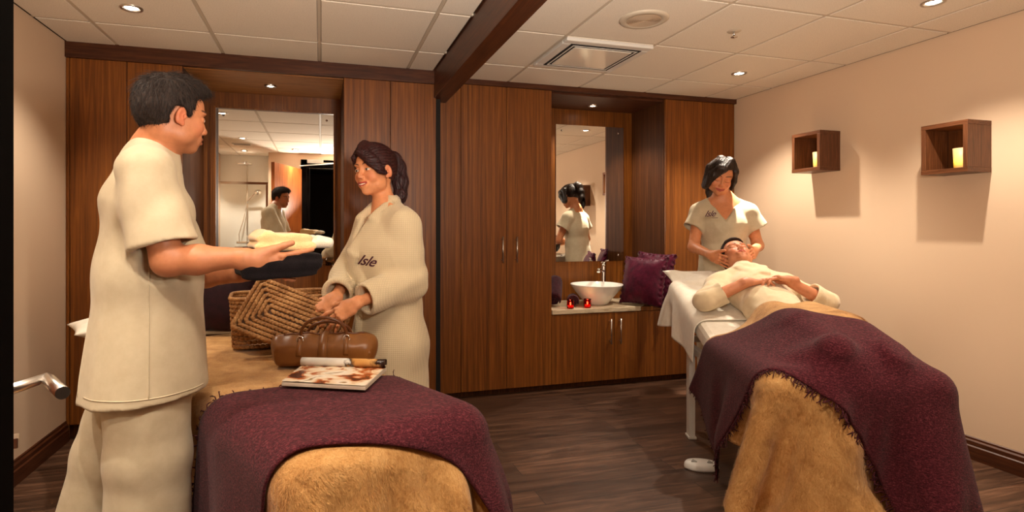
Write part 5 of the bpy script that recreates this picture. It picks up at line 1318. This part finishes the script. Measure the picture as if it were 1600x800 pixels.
    # crossed V neck: the two bands and the opening between them
    vcut(f, chest+fw*.05+up*.018, up, lf, fw, .62, neck+fw*.0)
    f.ell(neck+fw*.01+up*.012, (.052, .052, .038), None, .008, 's')
    for s_ in (1, -1):
        f.cap(neck+lf*.078*s_-fw*.005-up*.012, top+fw*.074+lf*.056*s_+up*.004, .008, .008, .006); f.cap(top+fw*.074+lf*.056*s_+up*.004, chest+fw*.120-lf*.004*s_+up*.012, .008, .007, .006)
    f.cap(chest+fw*.115+lf*.012-up*.005, waist+fw*.098-lf*.055+up*.03, .007, .007, .006)
    f.cut(hem+up*.02, -up, hem-.3, hem+V3((.3, .3, .06))); f.ecap(hem-up*.04, hem+up*.08, lf, (.182, .140), (.17, .13), .004, 's')
    _, Vt, Ft = fobj('tunic', f, .0048, M['uniform'], t, post=lambda V, N: folds(V, N, .0055, 20, 4, (1, 1, .6)))
    c = V3(at(1109, 334, 3.4)); vd = unit(c-V3((0, 0, EYE))); xd = unit(np.cross(vd, up)); ud = np.cross(-vd, xd)
    text_on('embroidery', 'Isle', Vt, Ft, c-ud*.016, xd, ud, .050, M['embroidery'], t, shear=.5); text_on('embroidery', '__', Vt, Ft, c-ud*.022+xd*.030, xd, ud, .034, M['embroidery'], t)
    f = Field(); f.ecap(pel+up*.06, pel-up*.08, lf, (.150, .112), (.165, .120), .05)
    for s_, a_ in zip((-1, 1), an):
        h_ = pel-up*.03+lf*.08*s_; f.ecap(h_, a_+up*.02, lf, (.100, .108), (.088, .098), .03); f.cut(a_, -up, a_-.2, a_+V3((.2, .2, .03)))
    fobj('trousers', f, .007, M['uniform_trousers'], t, post=lambda V, N: folds(V, N, .006, 13, 8, (1, 1, .28)))
    shoes('shoes', an, [fw, fw], plain('white_shoe', sr(220, 214, 200), .6), t)
    return t
therapist = build_therapist()

# ---------------------------------------------------------------- the client on the bed
def build_client():
    a3 = V3((.354, .935, 0)); b3 = V3((.935, -.354, 0)); up = V3((0, 0, 1))
    def B(t, s, z): return V3(W2(t, s, z))
    t = person('client lying on the right bed with closed eyes and hands folded over the blanket', W2(.28, .75, BZ2))
    be = math.radians(34); cr = a3*math.cos(be)+up*math.sin(be); fc = -a3*math.sin(be)+up*math.cos(be)
    fc2 = unit(fc + b3*-.05); lfh = np.cross(cr, fc2); R = np.stack([fc2, unit(lfh), np.cross(fc2, unit(lfh))], 1)
    H = Fr(at(1151, 401, 3.40), R, .97)
    neck = H.P(-.035, 0, -.125); hb = W2(0, 0, 0)
    n_t = .28; top = B(n_t, 1.19, .895); chest = B(n_t, 1.06, .840); waist = B(n_t, .88, .780); pel = B(n_t, .70, .735)
    rs = B(.105, 1.15, .875); ls = B(.455, 1.15, .875)                       # right side of the body is on the left of the picture
    re = B(-.035, .95, .805); rw = B(.172, .925, .912); le = B(.595, .95, .805); lw = B(.392, .905, .912)
    # photo landmarks
    f = Field(); sd = b3
    torso(f, pel, waist, chest, top, sd, .80, 0., True); f.ecap(top, neck, sd, (.10, .06), (.055, .052), .05); f.ecap(neck, H.P(-.030, 0, -.055), sd, (.053, .053), (.052, .054), .03)
    f.cap(neck, rs, .035, .05, .04); f.cap(neck, ls, .035, .05, .04)
    head(f, H, True, 'calm', lids='closed')
    for s_, e_, w_ in ((rs, re, rw), (ls, le, lw)): f.cap(s_, e_, .045, .038, .03); f.cap(e_, w_, .038, .026, .02)
    xr = unit(b3*.93 + a3*.12 + up*.03); pr = unit(-up*.9+a3*-.25); hand(f, rw, xr, pr, 1, [(.25, .55, .3)]*4, thumb=(.5, .1, 0), spread=.10, sc=.98)
    xl = unit(-b3*.93 + a3*.10 + up*.06); pl = unit(-up*.9+a3*-.25); lw2 = lw + up*.018; hand(f, lw2, xl, pl, -1, [(.15, .50, .35), (.2, .55, .35), (.25, .6, .35), (.3, .6, .35)], thumb=(.5, .1, 0), spread=.12, sc=.98)
    for k in (0, 1):
        x0 = (.20, .36)[k]; x1 = (.19, .37)[k]
        f.cap(B(x0, .72, .745), B(x1, .36, .755), .075, .052, .04); f.cap(B(x1, .36, .735), B(x1, .10, .690), .046, .030, .02); f.cap(B(x1, .09, .69), B(x1+(-.02, .02)[k], .075, .725), .028, .020, .02)
    def cols(V): return face_colors(V, H, (206, 138, 100), (180, 92, 74), (46, 28, 20), lids='closed', stubble=.12)
    lo, hi = bounds(f)
    fobj('body', f, .0048, M['skin'], t, fine=[(H.o-.135, H.o+.135, .0020), (V3(lw+rw)/2-V3((.17, .17, .07)), V3(lw+rw)/2+V3((.17, .17, .08)), .0022)], colors=cols)
    f = Field(); P = H.P
    f.ell(P(-.024, 0, .044), (.100, .0795, .083), R, .02); f.ell(P(-.052, 0, .012), (.072, .071, .076), R, .02); f.ell(P(.02, 0, .080), (.064, .058, .044), R, .03)
    def cutf(x, y, z, C):
        X = [(x-H.o[0])/H.sc, (y-H.o[1])/H.sc, (z-H.o[2])/H.sc]; a, b, c = [X[0]*R[0, i]+X[1]*R[1, i]+X[2]*R[2, i] for i in range(3)]
        fr = np.where(c < .085, a-.048-.20*np.maximum(0, c-.06)+.6*np.maximum(0, np.abs(b)-.03), -1)
        side = np.where((np.abs(b) > .03) & (c < .015), a+.004, -1); ear = np.where(np.abs(b) > .05, .026-np.sqrt((a+.012)**2+(c+.012)**2), -1)
        return np.maximum(np.maximum(np.maximum(C, fr), np.maximum(side, -.055-c)), ear)
    f.fn(H.o-.15, H.o+.15, cutf)
    fobj('hair', f, .003, M['hair_brown'], t, lo=H.o-.15, hi=H.o+.15, post=lambda V, N: V+N*(.002*noise3(H.L(V), 130, 3))[:, None])
    # robe
    f = Field(); torso(f, pel, waist, chest, top, sd, .80, .024); f.ecap(top, neck-cr*.03, sd, (.12, .070), (.080, .066), .04)
    f.cap(neck-cr*.02, rs, .045, .068, .04); f.cap(neck-cr*.02, ls, .045, .068, .04)
    for s_, e_, w_ in ((rs, re, rw), (ls, le, lw)):
        d = unit(w_-e_); cf = e_+d*.105; f.ecap(s_, e_, up, (.060, .066), (.052, .060), .045); f.ecap(e_, cf, up, (.050, .058), (.058, .062), .03, flat=True)
        f.ecap(cf-d*.04, cf+d*.05, up, (.044, .044), (.056, .058), .004, 's')
    f.cap(top+fc*.050, neck+fc*.03, .070, .054, .03); f.ecap(top+fc*.045, chest+fc*.05, sd, (.10, .055), (.10, .05), .03)
    tu = unit(neck-chest); tf = unit(fc - tu*fc.dot(tu))
    for s_ in (1, -1):
        A = neck-tf*.058; Bp = neck+b3*.062*s_+tf*.004; C_ = top+tf*.088+b3*.055*s_; D_ = chest+tf*(.122+.005*s_)+b3*.014*s_; E_ = waist+tf*.112-b3*.05*s_
        pts = (A, Bp, C_, D_)
        for i in range(3):
            ax_ = unit(pts[i+1]-pts[i]); f.ecap(pts[i], pts[i+1], np.cross(ax_, tf) if i else tu, (.032, .014), (.034, .014), .006)
    def post(V, N):
        V = folds(V, N, .007, 19, 33, (1, 1, 1))
        for e_ in (re, le): q = V-e_; V = V+N*(np.exp(-(q**2).sum(1)/.12**2)*.010*(np.abs(np.sin((q@a3)*34+(q@b3)*22))-.5))[:, None]
        return V
    fobj('robe', f, .0048, M['robe2'], t, post=post)
    return t, H
client, HC = build_client()
# pillow under the client's head
pc = V3(HC.o) + HC.R @ V3((-.155, 0, .0)); crn = HC.R[:, 2]; 
cushion('pillow', 'white pillow under the head of the lying client', pc - V3((0, 0, .062)) - V3((.935, -.354, 0))*.03, (.935, -.354, 0), V3((.354, .935, .36)), .70, .46, .15, M['linen'], cat='pillow', ruffle=.0, sag=.0, crumple=.030)
# ================================================================ things on and over the bed nearest the camera
ICO = None
def beads(items):
    """items: (centre, long axis, normal, (half length, half width, half thickness)) -> arrays of one mesh of braid stitches"""
    global ICO
    if ICO is None:
        bm = bmesh.new(); bmesh.ops.create_icosphere(bm, subdivisions=2, radius=1); bm.verts.ensure_lookup_table()
        ICO = (np.array([v.co[:] for v in bm.verts]), np.array([[v.index for v in f.verts] for f in bm.faces])); bm.free()
    v0, f0 = ICO; V, F = [], []
    for i, (c, x, n, r) in enumerate(items):
        x = unit(x); n = np.array(n, float); n = unit(n - x*n.dot(x)); y = np.cross(n, x)
        V.append(np.array(c) + (v0*np.array(r)) @ np.stack([x, y, n])); F.append(f0 + i*len(v0))
    return np.concatenate(V), np.concatenate(F)
def straw():
    t = NT('woven_straw'); n = t.noise(t.coords((1, 1, 1)), 120, 4, .6); n2 = t.noise(t.coords(), 14, 2)
    f = t.math('ADD', t.math('MULTIPLY', n, .55), t.math('MULTIPLY', n2, .45))
    t.set(col=t.ramp(f, [(.3, sr(96, 60, 30)), (.5, sr(156, 110, 64)), (.7, sr(200, 156, 102))]), rough=.6, spec=.3); t.bump(n, .6, .002); return t.m
M['straw'] = straw()
def rrect(w, h, r, step, off=0.):
    """points and tangents round a rounded rectangle, evenly spaced"""
    segs = []; P = []
    for cx, cy, a0 in ((w/2-r, h/2-r, 0), (-w/2+r, h/2-r, 90), (-w/2+r, -h/2+r, 180), (w/2-r, -h/2+r, 270)):
        for k in range(7): a = math.radians(a0+15*k); P.append((cx+r*math.cos(a), cy+r*math.sin(a)))
    P.append(P[0]); P = np.array(P); d = np.linalg.norm(np.diff(P, axis=0), axis=1); s_ = np.concatenate([[0], np.cumsum(d)]); L = s_[-1]
    n = max(4, int(L/step)); out = []
    for i in range(n):
        q = ((i+off) % n)*L/n; j = min(np.searchsorted(s_, q, 'right')-1, len(d)-1); f = (q-s_[j])/max(d[j], 1e-9)
        out.append((P[j]*(1-f)+P[j+1]*f, unit(P[j+1]-P[j]) if d[j] > 1e-9 else np.array((1, 0))))
    return out
a1 = V3((-.42, .907, 0)); b1 = V3((.907, .42, 0)); UP = V3((0, 0, 1))
ZB = BZ1+.022
# -- the basket and its lid
bc = V3(at(440, 540, 2.55)); bc[2] = ZB
bk = thing('wicker_basket', 'woven straw basket on the bed with its lid raised by the robed woman', 'basket', Vector(bc))
bx_, by_ = unit(V3((.95, .10, 0))), unit(V3((-.10, .95, 0)))
its = []; BWd, BDp, BH = .42, .28, .205
for k in range(11):
    g = 1 - .05*(1-k/10); z = .011 + k*.0192
    for p, tg in rrect(BWd*g, BDp*g, .06, .020, .5*(k % 2)):
        c = bc + bx_*p[0] + by_*p[1] + UP*z; x = bx_*tg[0]+by_*tg[1]; n = bx_*tg[1]-by_*tg[0]; its.append((c, x, n, (.0125, .0098, .0075)))
V_, F_ = beads(its); put('woven_wall', npmesh('woven_wall', V_, F_), M['straw'], bk)
mb = MB(); lo_ = [p for p, _ in rrect(BWd*.93, BDp*.92, .055, .02)]; mt = Matrix(((bx_[0], by_[0], 0, bc[0]), (bx_[1], by_[1], 0, bc[1]), (0, 0, 1, bc[2]), (0, 0, 0, 1)))
mb.prism([tuple(p) for p in lo_], .002, .012, mat=mt); mb.build('basket_floor', M['straw'], bk)
lo_ = rrect(BWd*1.01, BDp*1.01, .06, .016); pts = [bc+bx_*p[0]+by_*p[1]+UP*(BH+.012) for p, _ in lo_]; pts += pts[:2]
MB().tube(pts, .009, 8).build('rim', M['straw'], bk)
TL, TR_, BL_ = V3(at(407, 434, 2.36)), V3(at(548, 488, 2.34)), V3(at(368, 512, 2.25))
lx = unit(TR_-TL); ly = unit((BL_-TL) - lx*lx.dot(BL_-TL)); ln = np.cross(lx, ly); ln = ln if ln @ (V3((0, 0, EYE))-TL) > 0 else -ln
W_, H_ = np.linalg.norm(TR_-TL)*1.0, abs((BL_-TL) @ ly)*1.0; lc = TL + lx*W_/2 + ly*H_/2
its = []; nr = 6
for k in range(nr):
    w_, h_ = W_-k*H_/nr*.98, H_-k*H_/nr*.98
    if h_ < .02: break
    rr = min(.016, h_/2.2)
    for p, tg in rrect(w_, h_, rr, .0165, .5*(k % 2)):
        x = lx*tg[0]+ly*tg[1]; c = lc + lx*p[0] + ly*p[1]; yy_ = np.cross(ln, x); sk_ = unit(x + yy_*.42)
        its.append((c, sk_, ln, (.0150, .0078, .0070)))
        its.append((c - ln*.016 if k == 0 else c - ln*.004, x, ln, (.0105, .0085, .0065)))
for q in np.linspace(-(W_-H_)/2*.9, (W_-H_)/2*.9, 9): its.append((lc+lx*q, unit(lx+ly*.4), ln, (.015, .0078, .0070)))
for k in (1, 2):
    for p, tg in rrect(W_*.995, H_*.995, .028, .0165, .5*k): its.append((lc+lx*p[0]+ly*p[1]-ln*.0145*k, lx*tg[0]+ly*tg[1], ln, (.0105, .0080, .0078)))
V_, F_ = beads(its); put('lid', npmesh('lid', V_, F_), M['straw'], bk)
mb = MB(); mt = Matrix(((lx[0], ly[0], ln[0], lc[0]), (lx[1], ly[1], ln[1], lc[1]), (lx[2], ly[2], ln[2], lc[2]), (0, 0, 0, 1)))
mb.prism([tuple(p) for p, _ in rrect(W_*.96, H_*.96, .025, .02)], -.009, -.005, mat=mt); mb.build('lid_backing', plain('dark_straw', sr(70, 44, 24), .8), bk)
# -- leather handbag
def leather(name, c, c2):
    t = NT(name); n = t.noise(t.coords(), 9, 4, .6); g = t.noise(t.coords(), 260, 3, .6)
    t.set(col=t.mix(n, c2, c), rough=.36, spec=.5); t.bump(g, .15, .001); t.bump(n, .2, .01); return t.m
M['leather'] = leather('tan_leather', sr(140, 88, 38), sr(100, 58, 22)); M['leather_dark'] = leather('brown_leather', sr(112, 62, 24), sr(80, 42, 14))
hc = V3(at(508, 548, 2.14)); hc[2] = ZB+.058
hb_ = thing('handbag', 'tan leather handbag with two handles on the bed in front of the basket', 'handbag', Vector((hc[0], hc[1], ZB)))
hx_ = unit(V3(at(590, 548, 2.15))-V3(at(428, 552, 2.10))); hx_[2] = 0; hx_ = unit(hx_); hy2 = np.cross(UP, hx_)
f = Field(); f.ecap(hc-hx_*.135-UP*.016, hc+hx_*.135-UP*.016, hy2, (.064, .042), (.064, .042), .02, e=4.0)
f.ecap(hc-hx_*.150+UP*.002, hc+hx_*.150+UP*.002, hy2, (.040, .042), (.040, .042), .045, e=2.4); f.ecap(hc-hx_*.165+UP*.022, hc+hx_*.165+UP*.022, hy2, (.016, .020), (.016, .020), .04)
for k_ in (-1, 1):      # corner piping
    q_ = [hc+hx_*k_*(.172+.004*math.sin(a_))-UP*.012+hy2*.060*math.cos(a_)+UP*.042*math.sin(a_) for a_ in np.linspace(0, 2*math.pi, 17)]
    for p_, r_ in zip(q_, q_[1:]): f.cap(p_, r_, .0042, .0042, .003)
f.cut(hc-UP*.057, -UP, hc-.3, hc+V3((.3, .3, -.03)))
def crush(V, N): return V + N*(.0030*noise3(V, 34, 2) + .0022*np.sin((V @ hx_)*95)*np.clip((V[:, 2]-hc[2]-.01)/.04, 0, 1))[:, None]
_, Vb, Fb = fobj('bag_body', f, .0035, M['leather'], hb_, post=crush)
bvb = BVHTree.FromPolygons(Vb.tolist(), Fb.tolist())
def strap(mb, pts, w_, th=.0025):
    mb.tube(pts, w_, 10, flat=1.0, rs=None)
def onbag(u_, ang, lift=.002):
    d = Vector(hy2*-math.cos(ang) + UP*math.sin(ang)); o = Vector(hc+hx_*u_) + d*.2; h = bvb.ray_cast(o, -d, .3); return (h[0] + d*lift) if h[0] else Vector(hc+hx_*u_)+d*.06
def band(u_, w_, a0, a1_, name, mat, lift=.003):
    mb = MB(); R_ = []
    for k in range(17):
        a = a0+(a1_-a0)*k/16; row = [mb.bm.verts.new(onbag(u_-w_/2, a, lift)), mb.bm.verts.new(onbag(u_+w_/2, a, lift))]; R_.append(row)
    for A, B_ in zip(R_, R_[1:]): mb.bm.faces.new((A[0], A[1], B_[1], B_[0])).smooth = True
    o = mb.build(name, mat, hb_); m_ = o.modifiers.new('t', 'SOLIDIFY'); m_.thickness = .003; m_.offset = 1; return o
band(.0, .030, -.55, 2.2, 'closure_strap', M['leather'], .004)
band(-.085, .018, -.2, 1.2, 'handle_tab', M['leather']); band(.085, .018, -.2, 1.2, 'handle_tab', M['leather'])
for yy, (u0, u1), top_, nm in ((-.030, (-.085, .085), .125, 'handle'), (.030, (-.07, .095), .10, 'handle')):
    pts = []
    for k in range(25):
        a = math.pi*k/24; pts.append(hc + hx_*((u0+u1)/2-(u1-u0)/2*math.cos(a)*(1+.10*math.sin(a))) + hy2*(yy-.022*math.sin(a)) + UP*(.030+(top_-.03)*math.sin(a)**.8))
    MB().tube(pts, .0062, 10).build(nm, M['leather_dark'], hb_)
for u_ in (-.085, .085):
    p = onbag(u_, .75, .004); mb = MB(); mb.tube([p+Vector((0, 0, .0))+Vector(hx_)*.012*math.cos(q)+Vector(UP)*.014*math.sin(q) for q in np.linspace(0, 6.4, 16)], .0022, 6); mb.build('buckle_ring', M['chrome'], hb_)
mb = MB(); pts = [onbag(u_, 1.45+.06*math.sin(u_*60), .001) for u_ in np.linspace(-.15, .15, 30)]; mb.tube(pts, .0035, 6); mb.build('zip', M['leather_dark'], hb_)
# -- the open magazine
def mag_mat(name, stops, sc, rough=.22):
    t = NT(name); n = t.noise(t.coords((1, 1, 1), rnd=3), sc, 3, .55, .8); t.set(col=t.ramp(n, stops), rough=rough, spec=.5); return t.m
c0, c1_, c2_, c3 = [V3(at(u_, v_, 1)) for u_, v_ in ((440, 598), (571, 606), (604, 575), (478, 569))]
def onz(u_, v_, z): p = V3(at(u_, v_, 1)); E_ = V3((0, 0, EYE)); return E_ + (p-E_)*((z-EYE)/(p[2]-EYE))
ZM = BZ1+.046
q0, q1, q2, q3 = [onz(u_, v_, ZM) for u_, v_ in ((440, 597), (571, 604), (604, 574), (474, 570))]
mg = thing('magazine', 'open glossy magazine with its cover rolled back on the plum throw', 'magazine', Vector((q0+q2)/2-V3((0, 0, .012))))
mb = MB(); poly = [tuple(q[:2]) for q in (q0, q1, q2, q3)]; mb.prism(poly, ZM-.012, ZM-.001); mb.build('pages', plain('paper_edges', sr(206, 192, 172), .6), mg, .001)
pg = MB(); n_ = 12; G = [[pg.bm.verts.new(Vector(((q0*(1-i/n_)+q1*i/n_)*(1-j/6)+(q3*(1-i/n_)+q2*i/n_)*(j/6)) + V3((0, 0, .0030+.002*math.sin(i*.5)*math.sin(j*.5+.5))))) for j in range(7)] for i in range(n_+1)]
for i in range(n_):
    for j in range(6): pg.bm.faces.new((G[i][j], G[i+1][j], G[i+1][j+1], G[i][j+1])).smooth = True
pg.build('printed_page', mag_mat('printed_page', [(.36, sr(60, 24, 12)), (.44, sr(176, 90, 40)), (.50, sr(232, 206, 170)), (.60, sr(240, 232, 216)), (.66, sr(150, 120, 70)), (.74, sr(46, 32, 24))], 11), mg)
rl0, rl1 = V3(q3*.93+q0*.07), V3(q2*.97+q1*.03); ax = unit(rl1-rl0); sd = unit(np.cross(ax, UP)); mb = MB(); R_ = []
for k in range(26):
    a = -math.pi*.5 + k/25*math.pi*1.75; r_ = .0165 - .004*k/25; R_.append([mb.bm.verts.new(Vector(rl0 + (rl1-rl0)*j/10 + sd*(-r_*math.cos(a))*-1 + UP*(.017+r_*math.sin(a)))) for j in range(11)])
for A, B_ in zip(R_, R_[1:]):
    for j in range(10): mb.bm.faces.new((A[j], A[j+1], B_[j+1], B_[j])).smooth = True
def roll_mat():
    t = NT('rolled_cover'); tc = t.add('ShaderNodeTexCoord'); sp = t.add('ShaderNodeSeparateXYZ'); t.ln(tc.outputs['Generated'], sp.inputs[0]); n = t.noise(t.coords(), 30, 3)
    f = t.math('ADD', sp.outputs[0], t.math('MULTIPLY', t.math('SUBTRACT', n, .5), .35))
    t.set(col=t.ramp(f, [(.0, sr(214, 214, 206)), (.50, sr(226, 222, 212)), (.55, sr(50, 34, 24)), (.62, sr(196, 140, 74)), (.80, sr(206, 156, 92)), (.86, sr(48, 30, 22))]), rough=.2, spec=.5); return t.m
o = mb.build('rolled_cover', roll_mat(), mg); s_ = o.modifiers.new('t', 'SOLIDIFY'); s_.thickness = .0012
# -- dark cushion behind the basket and the pillow at the head of the bed
c = V3(at(338, 498, 2.78)); cushion('cushion', 'dark purple cushion standing on the bed between the man and the basket', Vector((c[0], c[1], ZB+.178)), unit(V3((.96, -.28, 0))), V3((.10, .28, .95)), .40, .37, .13, M['purple_dark'], ruffle=.004)
c = V3(at(196, 524, 2.74)); pl_ = cushion('pillow', 'white pillow at the head of the bed behind the man', Vector((c[0], c[1], ZB+.045)), unit(V3((.907, .42, 0))), V3((-.42, .907, .0)), .44, .36, .11, M['linen'], cat='pillow', ruffle=0)
# -- what the man carries: a folded dark robe, a cream towel and a pair of slippers on top
fwm = V3((math.cos(math.radians(13)), math.sin(math.radians(13)), 0)); lfm = V3((-fwm[1], fwm[0], 0))
kc = V3(at(430, 408, 1.765))
f = Field()
for k, (dz, wx, ly_, off_) in enumerate(((-.030, .108, .135, -.004), (-.006, .114, .140, .004), (.018, .108, .132, .010))):
    p = kc + UP*dz + fwm*off_; f.ecap(p-lfm*ly_, p+lfm*ly_, fwm, (wx, .0165), (wx, .0165), .008, e=3.2)
o_, _, _ = fobj('folded_robe', f, .0036, M['black_terry'], None, post=lambda V, N: V+N*(.0075*noise3(V, 24, 4))[:, None]+V3((0, 0, -.10))*np.clip(-((V-kc)@fwm)-.05, 0, 1)[:, None]*6*np.clip(-((V-kc)@fwm)-.05, 0, 1)[:, None]); tag(o_, 'folded black terry robe resting on the hands of the man', 'robe')
tc_ = kc + UP*.068 + fwm*.012
f = Field()
for dz, wx, ly_, off_ in ((-.018, .088, .115, 0), (.006, .082, .112, -.004)): p = tc_+UP*dz+fwm*off_; f.ecap(p-lfm*ly_-UP*.0, p+lfm*ly_, fwm, (wx, .0150), (wx*.98, .0150), .006, e=2.8)
f.cap(tc_-lfm*.11+fwm*-.05+UP*.016, tc_+lfm*.11-fwm*.05+UP*.016, .016, .016, .02)
o_, _, _ = fobj('folded_towel', f, .0034, M['cream_towel'], None, post=lambda V, N: V+N*(.0040*noise3(V, 32, 6))[:, None]); tag(o_, 'folded cream towel on top of the dark robe carried by the man', 'towel')
for k, (s_, lb) in enumerate(((-.045, 'pale slipper nearer the camera beside the folded cream towel'), (.050, 'pale slipper farther from the camera beside the folded cream towel'))):
    p = kc + UP*.054 + fwm*.128 + lfm*s_; f = Field(); f.ecap(p-fwm*.055, p+fwm*.025, lfm, (.026, .012), (.030, .014), .01, e=2.6); f.ecap(p-fwm*.005+UP*.014, p+fwm*.03+UP*.008, lfm, (.027, .015), (.024, .012), .012)
    o_, _, _ = fobj('slipper', f, .0032, M['cream_towel2'], None); tag(o_, lb, 'slipper')
